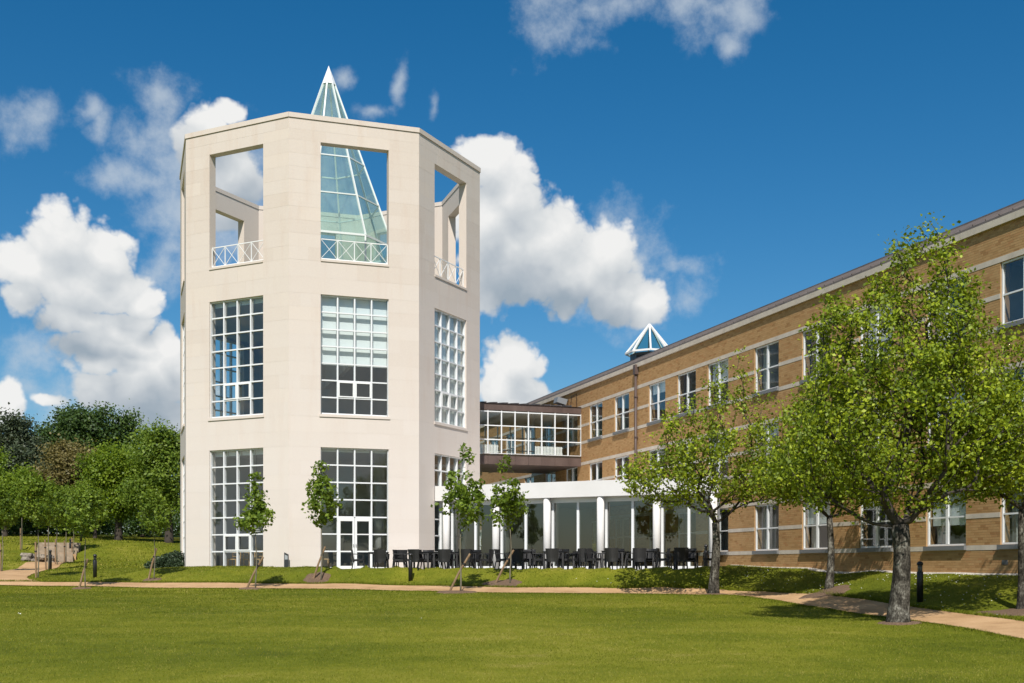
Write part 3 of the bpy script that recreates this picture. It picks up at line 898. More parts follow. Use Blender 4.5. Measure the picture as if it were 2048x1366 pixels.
# inner columns, back wall and ceiling lights
for x in (2.0, 4.6, 7.2, 9.8, 12.0):
    o = link('inner_column', cmesh, pav); o.matrix_local = PM @ Matrix.Translation((x+.3, 2.9, 0)) @ Matrix.Diagonal((1.3, 1.3, 1, 1))
MB().prism([(7.9, -1.2), (XW-.1, -1.2), (XW-.1, -1.0), (7.9, -1.0)], -.004, FB+.04).build('back_wall', 'inner_grey', pav)
for x in (3.6, 6.2, 8.9, 11.6):
    boxobj('ceiling_light', 'white_paint', pav, x-.5, x+.5, 1.4, 1.62, FB-.14, FB-.06, PM)
rlm = MB()
n = 10
pts = [(math.cos(math.pi*i/n), math.sin(math.pi*i/n)) for i in range(n+1)]
for i in range(n):
    (a0, b0), (a1, b1) = pts[i], pts[i+1]
    rlm.add([(a0*.8, 0, b0*.26), (a1*.8, 0, b1*.26), (a1*.8, 2.2, b1*.26), (a0*.8, 2.2, b0*.26)], [(0, 1, 2, 3)])
rlm.add([(a*.8, 0, b*.26) for a, b in pts], [tuple(range(n+1))]); rlm.add([(a*.8, 2.2, b*.26) for a, b in pts], [tuple(range(n, -1, -1))])
o = rlm.build('rooflight', 'cap_white', pav, True); o.location = (12.2, -4.5, FT-.12)

# ------------------------------------------------------------------ footbridge
bridge = thing('covered_footbridge', 'glazed footbridge with brown metal roof and girder between tower and brick wing', 'footbridge')
BY0, BY1 = .62, 6.2
BX0, BX1 = OCT-.3, XW-.004
BB, BG0, BG1, BR = 5.72, 6.27, 8.56, 9.02
MB().box(BX0, BX1, BY0+.04, BY1-.04, BB, BG0-.12).build('girder', 'copper_brown', bridge)
MB().box(BX0, BX1, BY0+.1, BY1-.1, BG0-.1199, BG0-.02).build('deck', 'inner_floor', bridge)
for i in range(9):
    x0 = OCT + (XW-OCT)*i/9
    boxobj('girder_panel', 'copper_brown', bridge, x0+.005, min(x0+.776, BX1)-.005, BY0, BY0+.038, BB-.02, BG0-.13)
MB().box(BX0, BX1, BY0-.02, BY1+.02, BG1+.07, BR-.02).build('roof_edge', 'copper_brown', bridge)
rm = MB()
nn = 8
prof = [(BY0-.08 + (BY1-BY0+.16)*i/nn, BR-.02 + .26*math.sin(math.pi*i/nn)) for i in range(nn+1)]
for (a0, b0), (a1, b1) in zip(prof[:-1], prof[1:]):
    rm.add([(BX0, a0, b0), (BX1, a0, b0), (BX1, a1, b1), (BX0, a1, b1)], [(0, 1, 2, 3)])
rm.add([(BX0, a, b) for a, b in prof], [tuple(range(nn+1))]); rm.add([(BX1, a, b) for a, b in prof], [tuple(range(nn, -1, -1))])
ro = rm.build('roof', 'roof_metal', bridge)
x = OCT+.2
seam = MB()
for (a0, b0), (a1, b1) in zip(prof[:-1], prof[1:]): seam.bar((0, a0, b0+.03), (0, a1, b1+.03), .035, .08, up=(0, 0, 1))
seam = seam.mesh('seam', 'roof_metal')
while x < BX1-.1:
    o = link('seam', seam, ro); o.location = (x, 0, 0); x += .62
npan = 9; pw = (XW-OCT)/npan
for yv, det in ((BY0+.05, True), (BY1-.05, False)):
    for i in range(npan+1):
        x = OCT+pw*i
        x0, x1 = max(x-.028, OCT-.2), min(x+.028, BX1-.001)
        boxobj('mullion', 'white_frame', bridge, x0, x1, yv-.05, yv+.05, BG0-.001+.0, BG1+.069)
    for r_ in range(4):
        z = BG0 + (BG1-BG0)*r_/3
        for i in range(npan):
            boxobj('transom', 'white_frame', bridge, OCT+pw*i+.03, OCT+pw*(i+1)-.03, yv-.04, yv+.04, max(z-.026, BG0), z+.026)
    for i in range(npan):
        for r_ in range(3):
            z0, z1 = BG0+(BG1-BG0)*r_/3, BG0+(BG1-BG0)*(r_+1)/3
            boxobj('pane', 'glass_clear', bridge, OCT+pw*i+.02, OCT+pw*(i+1)-.02, yv-.004, yv+.004, z0+.02, z1-.02)
MB().box(BX0, BX1, BY0+.12, BY1-.12, BG1+.0, BG1+.0695).build('ceiling', 'ceiling', bridge)
for x0, x1 in ((OCT+.85, OCT+2.25), (OCT+4.35, OCT+6.0)):
    rd = link('radiator', None, bridge)
    nb = int((x1-x0)/.085)
    for k in range(nb): boxobj('fin', 'white_paint', rd, x0+.085*k, x0+.085*k+.05, BY0+.2, BY0+.26, BG0+.05, BG0+.5)
    boxobj('rail', 'white_paint', rd, x0, x1, BY0+.262, BY0+.28, BG0+.42, BG0+.46); boxobj('rail', 'white_paint', rd, x0, x1, BY0+.262, BY0+.28, BG0+.1, BG0+.14)

# ------------------------------------------------------------------ brick wing
bld = thing('brick_building', 'long tan brick wing with pale stone bands and white casement windows', 'building')
WM = [31.0, 27.4, 23.9, 20.3, 16.8, 13.2, 9.4, 5.6, 2.1, -1.47, -4.91, -9.04, -12.10, -15.02, -18.97, -22.42, -25.98, -29.49, -32.75, -36.2]
SILL = [.75, 3.92, 7.09]
WHT, WWD = 1.84, 1.82
YA, YB = -39.0, 36.0
ZEAVE = 10.0
holes = [(m_-WWD/2, m_+WWD/2, s_, s_+WHT) for m_ in WM for s_ in SILL]
core = MB()
ys = sorted(set([YA, YB] + [h[0] for h in holes] + [h[1] for h in holes])); zs = sorted(set([-.7, ZEAVE] + [h[2] for h in holes] + [h[3] for h in holes]))
for i in range(len(ys)-1):
    ym = (ys[i]+ys[i+1])/2
    if any(h[0] < ym < h[1] for h in holes):
        for j in range(len(zs)-1):
            zm = (zs[j]+zs[j+1])/2
            if any(h[0] < ym < h[1] and h[2] < zm < h[3] for h in holes): continue
            core.box(XW+.0025, XW+.34, ys[i], ys[i+1], zs[j], zs[j+1])
    else: core.box(XW+.0025, XW+.34, ys[i], ys[i+1], -.7, ZEAVE)
core.build('wall', 'mortar', bld)
# pale bands, cut at the windows
bands = []
for s_ in SILL: bands += [(s_-.15, s_-.002, False), (s_+.80, s_+.94, True), (s_+WHT+.002, s_+WHT+.165, False)]
for b0, b1, cut in bands:
    marks = [YA] + sorted(WM) + [YB]
    ed = sorted(WM)
    segs = []
    if cut:
        e = [YA] + [v for m_ in ed for v in (m_-WWD/2, m_+WWD/2)] + [YB]
        segs = [(e[i], e[i+1]) for i in range(0, len(e), 2)]
    else:
        e = [YA] + ed + [YB]; segs = list(zip(e[:-1], e[1:]))
    for a, b in segs: boxobj('stone_band', 'band_stone', bld, XW-.010, XW+.0022, a+.002, b-.002, b0, b1)
# brickwork: every brick has its own face and joint
def bricks(y0, y1):
    V, F, T = [], [], []
    base = np.array([(0, 0, 0), (0, 1, 0), (0, 1, 1), (0, 0, 1), (1, 0, 0), (1, 1, 0), (1, 1, 1), (1, 0, 1)], float)
    fq = np.array([(0, 3, 2, 1), (0, 1, 5, 4), (1, 2, 6, 5), (2, 3, 7, 6), (3, 0, 4, 7)])
    rec = []
    H = .075; k = 0
    z = -.6
    while z < ZEAVE-.02:
        za, zb_ = z+.005, min(z+H-.005, ZEAVE-.003)
        if not any(b0-.012 < (za+zb_)/2 < b1+.012 for b0, b1, c in bands if not c):
            cy = [(m_-WWD/2-.001, m_+WWD/2+.001) for m_ in WM if any(s_-.16 < zb_ and za < s_+WHT for s_ in SILL)]
            cutband = any(b0-.01 < (za+zb_)/2 < b1+.01 for b0, b1, c in bands if c)
            if not cutband:
                n_ = int((y1-y0)/.225)+2
                st_ = y0 - (.1125 if k % 2 else 0) - (.056 if k % 4 > 1 else 0)
                e0 = st_ + .225*np.arange(n_); e1 = e0+.215
                keep = np.ones(n_, bool)
                a, b = e0.copy(), e1.copy()
                a = np.maximum(a, y0); b = np.minimum(b, y1)
                for c0, c1 in cy:
                    ins = (a < c1) & (b > c0)
                    lft = ins & (a < c0); rgt = ins & (b > c1)
                    full = ins & ~lft & ~rgt
                    b[lft] = c0; a[rgt] = c1
                    keep[full] = False
                keep &= (b-a) > .02
                for p_, q_ in zip(a[keep], b[keep]): rec.append((p_, q_, za, zb_))
        z += H; k += 1
    rec = np.array(rec)
    n_ = len(rec)
    outx = XW - rng.uniform(0, .0006, n_)
    V = np.zeros((n_, 8, 3))
    V[:, :, 0] = np.where(base[None, :, 0] == 0, outx[:, None], XW+.003)
    V[:, :, 1] = np.where(base[None, :, 1] == 0, rec[:, 0:1], rec[:, 1:2])
    V[:, :, 2] = np.where(base[None, :, 2] == 0, rec[:, 2:3], rec[:, 3:4])
    F = (np.arange(n_)[:, None, None]*8 + fq[None]).reshape(-1, 4)
    T = np.repeat(np.clip(rng.normal(.5, .26, n_), 0, 1), 8)
    me = bpy.data.meshes.new('brickwork'); fast_mesh(me, V.reshape(-1, 3), F, T); me.materials.append(MATS['brick'])
    me.polygons.foreach_set('use_smooth', np.zeros(len(F), bool))
    return me
bw = link('brickwork', bricks(YA, YB), bld); bw['kind'] = 'stuff'
# windows
def proto_window():
    w_ = link('window', None, bld)
    h = WWD/2
    f = .06
    for y0, y1, z0, z1 in ((-h+.004, -h+f, .004, WHT-.004), (h-f, h-.004, .004, WHT-.004), (-.055, .055, f, WHT-f)):
        boxobj('frame', 'white_frame', w_, .05, .12, y0, y1, z0, z1)
    for y0, y1, z0, z1 in ((-h+f, h-f, .004, f-.001), (-h+f, h-f, WHT-f+.001, WHT-.004)):
        boxobj('frame', 'white_frame', w_, .052, .118, y0, y1, z0, z1)
    for s0, s1 in ((-h+f, -.055), (.055, h-f)):
        boxobj('sash_bar', 'white_frame', w_, .056, .112, s0+.001, s1-.001, .86, .91)
        for z0, z1 in ((f, .86), (.91, WHT-f)):
            boxobj('pane', 'glass', w_, .088, .096, s0-.01, s1+.01, z0-.01, z1+.01)
    boxobj('sill', 'sill_grey', w_, -.10, .10, -h-.03, h+.03, -.135, -.004)
    return w_
pw0 = proto_window()
first = True
wins = []
for m_ in WM:
    for s_ in SILL:
        w_ = pw0 if first else copy_tree(pw0, bld)
        first = False
        w_.location = (XW, m_, s_)
        wins.append((w_, m_, s_))
# curtains and rooms behind the windows
curt = MB()
nk = 9
for k in range(nk):
    curt.add([(.03*math.sin(k*2.1), .42*k/nk, 0), (.03*math.sin((k+1)*2.1), .42*(k+1)/nk, 0), (.03*math.sin((k+1)*2.1), .42*(k+1)/nk, 1.9), (.03*math.sin(k*2.1), .42*k/nk, 1.9)], [(0, 1, 2, 3)])
curt = curt.mesh('curtain', 'curtain_green')
for w_, m_, s_ in wins:
    for side in (-1, 1):
        if random.random() < .7:
            o = link('curtain', curt, bld); o.location = (XW+.42, m_-.92 if side < 0 else m_+.92-.42*1.0, s_-.03)
            o.scale = (1, random.uniform(.7, 1.6) if side < 0 else 1.0, 1)
for w_, m_, s_ in wins:
    if random.random() < .3:
        dr_ = random.choice((.35, .5, .9, 1.2))
        boxobj('roller_blind', 'blind', bld, XW+.20, XW+.204, m_-WWD/2+.08, m_+WWD/2-.08, s_+WHT-dr_, s_+WHT-.02)
MB().box(XW+3.6, XW+3.7, YA, YB, -.6, ZEAVE).build('inner_wall', 'inner_grey', bld)
for z in (-.1, 3.05, 6.2, 9.4):
    MB().box(XW+.342, XW+3.59, YA, YB, z-.3, z).build('floor', 'ceiling', bld)
for i, m_ in enumerate(sorted(WM)[:-1]):
    ym = (m_ + sorted(WM)[i+1])/2
    boxobj('party_wall', 'inner_white', bld, XW+.343, XW+3.58, ym-.06, ym+.06, 0, 9.1)
# end gables so that the shell is closed
MB().box(XW+.02, XW+9.8, YA-.3, YA-.001, -.7, ZEAVE).build('end_wall', 'mortar', bld)
MB().box(XW+.02, XW+9.8, YB+.001, YB+.3, -.7, ZEAVE).build('end_wall', 'mortar', bld)
MB().box(XW+9.4, XW+9.8, YA, YB, -.7, ZEAVE).build('rear_wall', 'mortar', bld)
# cornice stones
n_ = 58; L_ = (YB+.3-(YA-.3))/n_
for i in range(n_): boxobj('cornice_stone', 'band_stone', bld, XW-.09, XW+.36, YA-.3+L_*i+.003, YA-.3+L_*(i+1)-.003, ZEAVE+.002, ZEAVE+.20)
# roof with standing seams
RX, RZ = XW+4.8, 12.46
def roof_slab(x0, z0, x1, z1, th=.08):
    m_ = MB(); m_.hexa([(x0, YA-.35, z0), (x1, YA-.35, z1), (x1, YB+.35, z1), (x0, YB+.35, z0), (x0, YA-.35, z0+th), (x1, YA-.35, z1+th), (x1, YB+.35, z1+th), (x0, YB+.35, z0+th)])
    return m_
r1 = roof_slab(XW-.05, ZEAVE+.203, RX, RZ-.08).build('roof', 'roof_metal', bld)
r2 = roof_slab(RX+.001, RZ-.08, XW+9.9, ZEAVE+.203).build('roof', 'roof_metal', bld)
sm = MB().bar((XW-.05, 0, ZEAVE+.30), (RX, 0, RZ+.015), .035, .06).mesh('seam', 'roof_metal')
y = YA
while y < YB:
    o = link('seam', sm, r1); o.location = (0, y, 0); y += .55
MB().bar((RX, YA-.35, RZ+.02), (RX, YB+.35, RZ+.02), .22, .07).build('ridge', 'roof_metal', bld)
# rain pipe and floodlight
dp = link('downpipe', None, bld)
MB().lathe([(.062, 0), (.062, ZEAVE-.35)], XW-.10, -6.85, 12).build('pipe', 'copper_brown', dp, True)
boxobj('hopper', 'copper_brown', dp, XW-.19, XW-.01, -6.98, -6.72, ZEAVE-.36, ZEAVE+.12)
for z in (1.5, 4.0, 6.5, 8.5): boxobj('bracket', 'copper_brown', dp, XW-.175, XW-.01, -6.93, -6.77, z, z+.06)
boxobj('vent', 'grille', bld, XW-.014, XW+.0, -32.15, -31.92, .17, .30)
fl = thing('floodlight', 'grey floodlight on the brick wing above the footbridge end', 'floodlight', (XW-.35, 2.6, 9.55))
MB().hexa([(-.45, -.3, -.05), (.1, -.3, -.2), (.1, .3, -.2), (-.45, .3, -.05), (-.4, -.3, .25), (.2, -.3, .12), (.2, .3, .12), (-.4, .3, .25)]).build('housing', 'flood_grey', fl)
MB().bar((.12, 0, 0), (.36, 0, .1), .06).build('bracket', 'black_metal', fl)
MB().tube([(.3, -.5, -.3), (.33, -.55, .25), (.33, -1.3, .3), (.33, -1.4, -.7)], [.015]*4, 6).build('cable', 'black_metal', fl)
# roof lantern
lan = link('roof_lantern', None, bld); lq = (1299-1024)/FPX; lt = (RX+1.0-CAMX)/(SY+CY*lq); lan.location = (RX+1.0, CAMY+lt*(CY-SY*lq), 0)
def lv(k, r, z):
    a = math.pi/8 + k*math.pi/4; return Vector((r*math.cos(a), r*math.sin(a), z))
LB, LA_, LR = 12.94, 14.70, 1.44
MB().prism([tuple(lv(k, LR-.28, 0))[:2] for k in range(8)], 11.9, LB-.06).build('kerb', 'black_metal', lan)
for k in range(8):
    MB().bar(lv(k, LR, LB), lv(k, .02, LA_), .09, .09).build('hip_rail', 'white_paint', lan)
    MB().bar(lv(k, LR, LB), lv(k+1, LR, LB), .09, .11).build('base_rail', 'white_paint', lan)
    MB().add([lv(k, LR-.02, LB), lv(k+1, LR-.02, LB), lv(k, 0, LA_-.03)], [(0, 1, 2)]).build('pane', 'glass_green', lan)

# ------------------------------------------------------------------ trees
def leaf_mesh(C, size, up, rg, tint=None, asp=.75):
    """C: leaf centres (n,3); folded leaf quads facing mostly outwards and up"""
    n = len(C)
    nrm = rg.normal(0, 1, (n, 3)) + up
    nrm /= np.linalg.norm(nrm, axis=1)[:, None]
    t = rg.normal(0, 1, (n, 3)); t -= nrm*(t*nrm).sum(1)[:, None]; t /= np.linalg.norm(t, axis=1)[:, None]
    b = np.cross(nrm, t)
    s = (size*rg.uniform(.6, 1.35, n))[:, None]
    V = np.zeros((n, 4, 3), np.float32)
    V[:, 0] = C - t*s*.5
    V[:, 1] = C + b*s*.5*asp + nrm*s*.12
    V[:, 2] = C + t*s*.55
    V[:, 3] = C - b*s*.5*asp + nrm*s*.12
    F = np.arange(n*4).reshape(n, 4)
    if tint is None: tint = np.clip(rg.normal(.5, .22, n), 0, 1)
    me = bpy.data.meshes.new('crown'); fast_mesh(me, V.reshape(-1, 3), F, np.repeat(tint, 4))
    return me

def grow(fork, ends, rg, trunk_pts, step=.35, lift=.35):
    """connect twig ends to the nearest growing branch, curving upwards; returns chains of points with radii"""
    nodes = [np.array(p, float) for p in trunk_pts]
    P = np.zeros((len(ends)*14+len(nodes)+10, 3)); D = np.zeros(len(P)); par = [-1]*len(P)
    m_ = 0
    for i, p in enumerate(nodes):
        P[m_] = p; D[m_] = 0; par[m_] = m_-1; m_ += 1
    first = m_-1
    chains = []
    order = np.argsort(np.linalg.norm(ends-np.array(fork), axis=1))
    for e in order:
        p = ends[e]
        A = P[first:m_]
        v = p-A; dist = np.linalg.norm(v, axis=1)+1e-6
        cost = dist*(1.0+.9*np.clip(.35-v[:, 2]/dist, 0, 2)) + .42*D[first:m_]
        k = int(np.argmin(cost))+first
        a = P[k]; L = np.linalg.norm(p-a)
        n = max(2, int(L/step)+1); n = min(n, 12)
        ids = [k]
        bulge = np.array([0, 0, -1.0])*L*.10*(1 if p[2] > a[2]+.3*L else -1.2) + rg.normal(0, .05*L, 3)
        for i in range(1, n+1):
            t = i/n
            q = a + (p-a)*t + bulge*math.sin(math.pi*t)*(1-t*.3)
            if m_ >= len(P): break
            P[m_] = q; D[m_] = D[k] + L*t; par[m_] = ids[-1]; ids.append(m_); m_ += 1
        chains.append(ids)
    cnt = np.zeros(m_)
    for c in chains: cnt[c[-1]] += 1
    for i in range(m_-1, 0, -1):
        if par[i] >= 0: cnt[par[i]] += cnt[i]
    return P[:m_], chains, cnt

def sample_env(env, n, rg, shell=.35):
    """points in a union of ellipsoids (cx,cy,cz,rx,ry,rz,weight), thinner towards the middle"""
    w = np.array([e[6] if len(e) > 6 else e[3]*e[4]*e[5] for e in env]); w = w/w.sum()
    out = []
    for e, k in zip(env, rg.multinomial(n, w)):
        v = rg.normal(0, 1, (k, 3)); v /= np.linalg.norm(v, axis=1)[:, None]+1e-9
        r = rg.uniform(shell**3, 1, k)**(1/3)
        out.append(np.array(e[:3]) + v*r[:, None]*np.array(e[3:6]))
    return np.concatenate(out)

def make_tree(trunk, r0, env, n_ends, per, leaf, m_leaf_, m_bark_, seed, tip=.006, expo=.47, spread=.16, along=.55, step=.35, sides=6, minr=.0, bare=0, lumps=None):
    """returns (trunk mesh, crown mesh); trunk: list of (x,y,z,r) up to the fork"""
    rg = np.random.default_rng(seed)
    tp = [t[:3] for t in trunk]
    E_ = sample_env(env, n_ends, rg)
    zmin = trunk[-1][2]-.5
    E_ = E_[E_[:, 2] > zmin]
    P, chains, cnt = grow(tp[-1], E_, rg, tp, step)
    mb = MB()
    tb = MB().tube(tp, [t[3] for t in trunk], 12)
    rf = trunk[-1][3]
    tot = max(cnt[len(tp)-1], 1)
    k_ = min(rf*.8/(tot**expo), tip*2.2)
    cen, tints = [], []
    for ci, c in enumerate(chains):
        rad = [max(k_*max(cnt[i], 1)**expo, tip*.6) for i in c]
        rad[0] = min(rad[0], rad[1]*1.25) if c[0] >= len(tp) else rad[1]*1.15
        if max(rad) >= minr: mb.tube([P[i] for i in c], rad, sides if max(rad) > .03 else 4)
        pts = P[c]
        if ci < bare: continue
        n = rg.poisson(per)
        s0 = 1-along
        t = rg.uniform(s0, 1.0, n)*(len(pts)-1)
        i0 = np.minimum(t.astype(int), len(pts)-2); f = (t-i0)[:, None]
        q = pts[i0]*(1-f) + pts[i0+1]*f + rg.normal(0, spread, (n, 3))*np.array([1, 1, .8])
        cen.append(q); tints.append(np.full(n, rg.normal(0, .15)))
    C = np.concatenate(cen); tt = np.clip(np.concatenate(tints) + rg.normal(.5, .2, len(C)), 0, 1)
    ctr = np.array([np.mean([e[0] for e in env]), np.mean([e[1] for e in env]), np.mean([e[2] for e in env])])
    up = (C-ctr); up = up/(np.linalg.norm(up, axis=1)[:, None]+1e-6)*.6 + np.array([-.25*SY, -.25*CY, .55])
    cm = leaf_mesh(C, leaf, up, rg, tt); cm.materials.append(MATS[m_leaf_])
    tm = tb.mesh('trunk', m_bark_, True)
    return tm, cm, mb.mesh('branches', 'bark_limb', True)
def place_tree(name, label, cat, meshes, loc, rz=0, sc=1.0, group=None):
    t = thing(name, label, cat, loc, rz, group)
    t.scale = (sc, sc, sc)
    link('trunk', meshes[0], t); link('crown', meshes[1], t); link('branches', meshes[2], t)
    return t

# the four lime trees by the brick wing
def lime(px, d, label, trunk_h, r0, env, n, per, leaf, seed, lean=(0, 0), bare=0, knob=False):
    x, y = at(px, d)
    tr = []
    for i in range(9):
        f = i/8
        flare = r0*(1.0 + .42*math.exp(-f*7) - .26*f)
        if knob and f > .85: flare *= 1.12
        tr.append((lean[0]*f + .035*math.sin(f*5+seed), lean[1]*f + .03*math.cos(f*4), -.12 + (trunk_h+.12)*f, flare))
    fx, fy = tr[-1][0], tr[-1][1]
    # env given in heading frame (right, up from base, ahead) -> world axes
    E2 = [(fx + RGT[0]*a + FWD[0]*c, fy + RGT[1]*a + FWD[1]*c, b, ra, rc, rb, w) for a, b, c, ra, rb, rc, w in env]
    ms = make_tree(tr, r0, E2, n, per, leaf, 'leaf_lime', 'bark', seed, tip=.006, bare=bare, spread=.15)
    return place_tree('lime_tree', label, 'tree', ms, (x, y, gz_at(px, d)-.02), 0, 1, 'lime trees along the brick wing')
#  crown volumes: (right, up, ahead, r_right, r_up, r_ahead, weight)
lime(1800, 27.0, 'tallest lime tree with thick mottled trunk, nearest to the camera at right', 2.35, .235,
     [(.25, 4.7, 0, 2.95, 2.0, 2.5, 6), (.25, 6.4, 0, 2.35, 1.8, 2.0, 4.2), (.45, 8.1, .1, 1.15, 1.4, 1.0, 1.3), (-1.9, 4.1, .1, 1.2, 1.3, 1.3, 1.5), (2.1, 4.2, .1, 1.2, 1.3, 1.3, 1.5), (-1.6, 6.9, 0, .5, 1.0, .6, .45), (1.6, 7.2, 0, .5, 1.0, .5, .4)],
     980, 36, .090, 11, knob=True)
lime(1430, 40.2, 'lime tree with sparse top twigs in front of the pavilion end', 2.55, .175,
     [(.0, 4.7, 0, 2.9, 1.6, 2.5, 4), (-1.7, 4.1, 0, 1.8, 1.0, 1.6, 2.0), (1.7, 4.1, 0, 1.8, 1.0, 1.6, 1.8), (.3, 6.1, 0, 2.3, 1.5, 2.0, 2.0), (.4, 7.6, 0, 1.7, .9, 1.4, .35)],
     520, 27, .105, 23)
lime(1660, 36.4, 'lime tree with slim dark trunk in a mulch ring by the bank', 2.3, .125,
     [(.1, 4.4, 0, 2.5, 1.8, 2.2, 4), (-1.0, 3.6, 0, 1.6, 1.0, 1.5, 1.6), (1.0, 3.7, 0, 1.6, 1.0, 1.5, 1.6), (.2, 5.8, 0, 1.6, 1.2, 1.4, 1.2)],
     520, 33, .105, 37)
lime(2046, 28.2, 'lime tree cut by the right edge, trunk rising from a mulch ring', 2.5, .135,
     [(.2, 4.3, 0, 2.3, 1.6, 2.1, 4), (-1.2, 3.7, 0, 1.3, 1.0, 1.3, 1.4), (.2, 5.7, 0, 1.7, 1.5, 1.6, 1.8)],
     460, 32, .095, 51)

# young staked trees: four shapes, then copies
def young_mesh(seed, shape):
    if shape == 0:   E_ = [(0, 0, 3.5, .45, .45, .8, 3), (0, 0, 2.9, .95, .95, .42, 2.4), (0, 0, 4.5, .2, .2, .6, .6)]
    elif shape == 1: E_ = [(0, 0, 3.4, .85, .85, .72, 4), (-.15, 0, 4.35, .3, .3, .65, .9), (-.4, 0, 3.6, .55, .55, .5, 1), (0, 0, 2.7, .45, .45, .4, .8)]
    elif shape == 2: E_ = [(0, 0, 3.2, .95, .95, .55, 3), (.1, 0, 3.8, .7, .7, .65, 2.6), (.25, 0, 4.8, .26, .26, .65, .9), (.4, 0, 2.75, .75, .75, .35, 1.1)]
    else:            E_ = [(0, 0, 3.5, 1.0, 1.0, .95, 4), (.2, 0, 4.3, .6, .6, .7, 1.3), (-.3, 0, 2.9, .8, .8, .4, 1)]
    tr = [(.02*math.sin(i*1.1+seed), .02*math.cos(i*.9), -.1+2.35*i/6, .034-.003*i) for i in range(7)]
    return make_tree(tr, .03, E_, 80 if shape < 3 else 110, 17, .15, 'leaf_young', 'bark_young', seed, tip=.004, spread=.10, along=.65, step=.25, sides=5)
YM = [young_mesh(61, 0), young_mesh(62, 1), young_mesh(63, 2), young_mesh(64, 3)]
def stake(px, d, topdx, h, label, z=None, r=.035):
    """leaning round stake tied to a young tree; topdx: metres to the right of the foot at the top"""
    x, y = at(px, d); z = gz_at(px, d) if z is None else z
    s = thing('tree_stake', label, 'stake', (x, y, z-.02), 0, 'stakes of the young trees')
    top = (RGT[0]*topdx, RGT[1]*topdx, h)
    MB().tube([(0, 0, -.15), tuple(.5*v for v in top), top], [r, r*.98, r*.96], 9).build('pole', 'stake_wood', s)
    tv = .74
    MB().tube([(top[0]*tv-top[0]*.02, top[1]*tv-top[1]*.02, h*tv-.03), (top[0]*tv, top[1]*tv, h*tv), (top[0]*tv+top[0]*.02, top[1]*tv+top[1]*.02, h*tv+.03)], [r*1.35]*3, 9).build('tie', 'tie_rubber', s)
    return s
YT = [ # px, depth, shape, scale, rot, tree label, stake (px, topdx, h) , stake label
 (512, 44.3, 0, .93, .3, 'slim young staked tree in front of the lower left tower window', (489, .72, 1.25), 'leaning stake in front of the lower left tower window'),
 (643, 47.4, 1, 1.02, 1.2, 'young staked tree left of the white double doors', (624, .55, 1.38), 'leaning stake left of the white double doors'),
 (921, 41.6, 2, 1.02, .0, 'young staked tree before the pavilion start, nearer of the pair, on the path edge', (894, .84, 1.42), 'thick leaning stake on the path edge before the pavilion start'),
 (1021, 44.2, 2, .94, 2.4, 'young staked tree in a mulch bed before the second pavilion column', (986, .80, 1.34), 'leaning stake in the mulch bed before the pavilion columns'),
 (170, 45.2, 3, .86, .5, 'young tree with crossed stake beside the path, in front of a bollard', (156, .38, 1.2), 'leaning stake beside the path, in front of a bollard'),
 (309, 48.2, 3, .80, 2.0, 'young staked tree between the path and the low shrub', (295, .38, 1.38), 'leaning stake between the path and the low shrub'),
 (77, 51.0, 3, .95, 3.4, 'young tree on the grass point where the path forks', (72, -.02, 1.62), 'upright stake on the grass point where the path forks'),
 (97, 60, 3, .98, 4.1, 'young tree beside the front bollard of the garden steps', (92, -.05, 1.62), 'upright stake beside the front bollard of the garden steps'),
 (114, 66, 3, .92, 5.0, 'young tree just ahead of the steps, left of the last pair', (111, .0, 1.5), 'upright stake just ahead of the steps, third of the row'),
 (132, 69, 3, .95, .9, 'young tree at the right foot of the garden steps', (129, .0, 1.35), 'upright stake at the right foot of the garden steps'),
 (147, 75, 3, .95, 1.9, 'thin young tree on the slope right of the steps', (144, .0, 1.3), 'upright stake on the slope right of the steps'),
 (5, 60, 3, .95, 2.9, 'young tree at the left edge beyond the path', (1, .0, 1.5), 'upright stake at the left edge beyond the path'),
 (44, 76, 3, 1.0, 3.9, 'young tree on the grass left of the garden steps', (41, .0, 1.5), 'upright stake on the grass left of the garden steps'),
]
for px, d, sh, sc_, rz, lab, (spx, tdx, h), slab in YT:
    x, y = at(px, d)
    place_tree('young_tree', lab, 'tree', YM[sh], (x, y, gz_at(px, d)), rz, sc_, 'young staked trees')
    stake(spx, d+.12, tdx, h, slab, r=.042)
# mulch rings
def mulch(px, d, rx, ry, label_px=None):
    x, y = at(px, d)
    n = 40; k = 6
    V, F = [], []
    for i in range(k+1):
        for j in range(n):
            a = 2*math.pi*j/n; rr = i/k*(1+.12*math.sin(a*3+px)+.07*math.sin(a*7+d))
            l, dd = wc(x, y); l += rx*rr*math.cos(a); dd += ry*rr*math.sin(a)
            wx, wy = cw(l, dd)
            V.append((wx, wy, float(ground(l, dd)[0]) + .045*(1-(i/k)**2) + (.028 if i < k else -.02)))
    for i in range(k):
        for j in range(n):
            F.append((i*n+j, i*n+(j+1) % n, (i+1)*n+(j+1) % n, (i+1)*n+j))
    o = MB().add(V, F).build('mulch_bed', 'mulch', None, True); o['kind'] = 'structure'
    return (wc(x, y)[0], wc(x, y)[1], rx, ry)
MUL = [mulch(1652, 36.0, .85, .8), mulch(2048, 27.8, 1.1, 1.0), mulch(1005, 44.2, .75, .8), mulch(634, 47.4, .55, .7), mulch(912, 41.6, .8, .5), mulch(1798, 27.0, .5, .4), mulch(500, 44.4, .45, .35), mulch(163, 45.3, .4, .3), mulch(1430, 40.2, .5, .5), mulch(303, 48.3, .4, .4)]

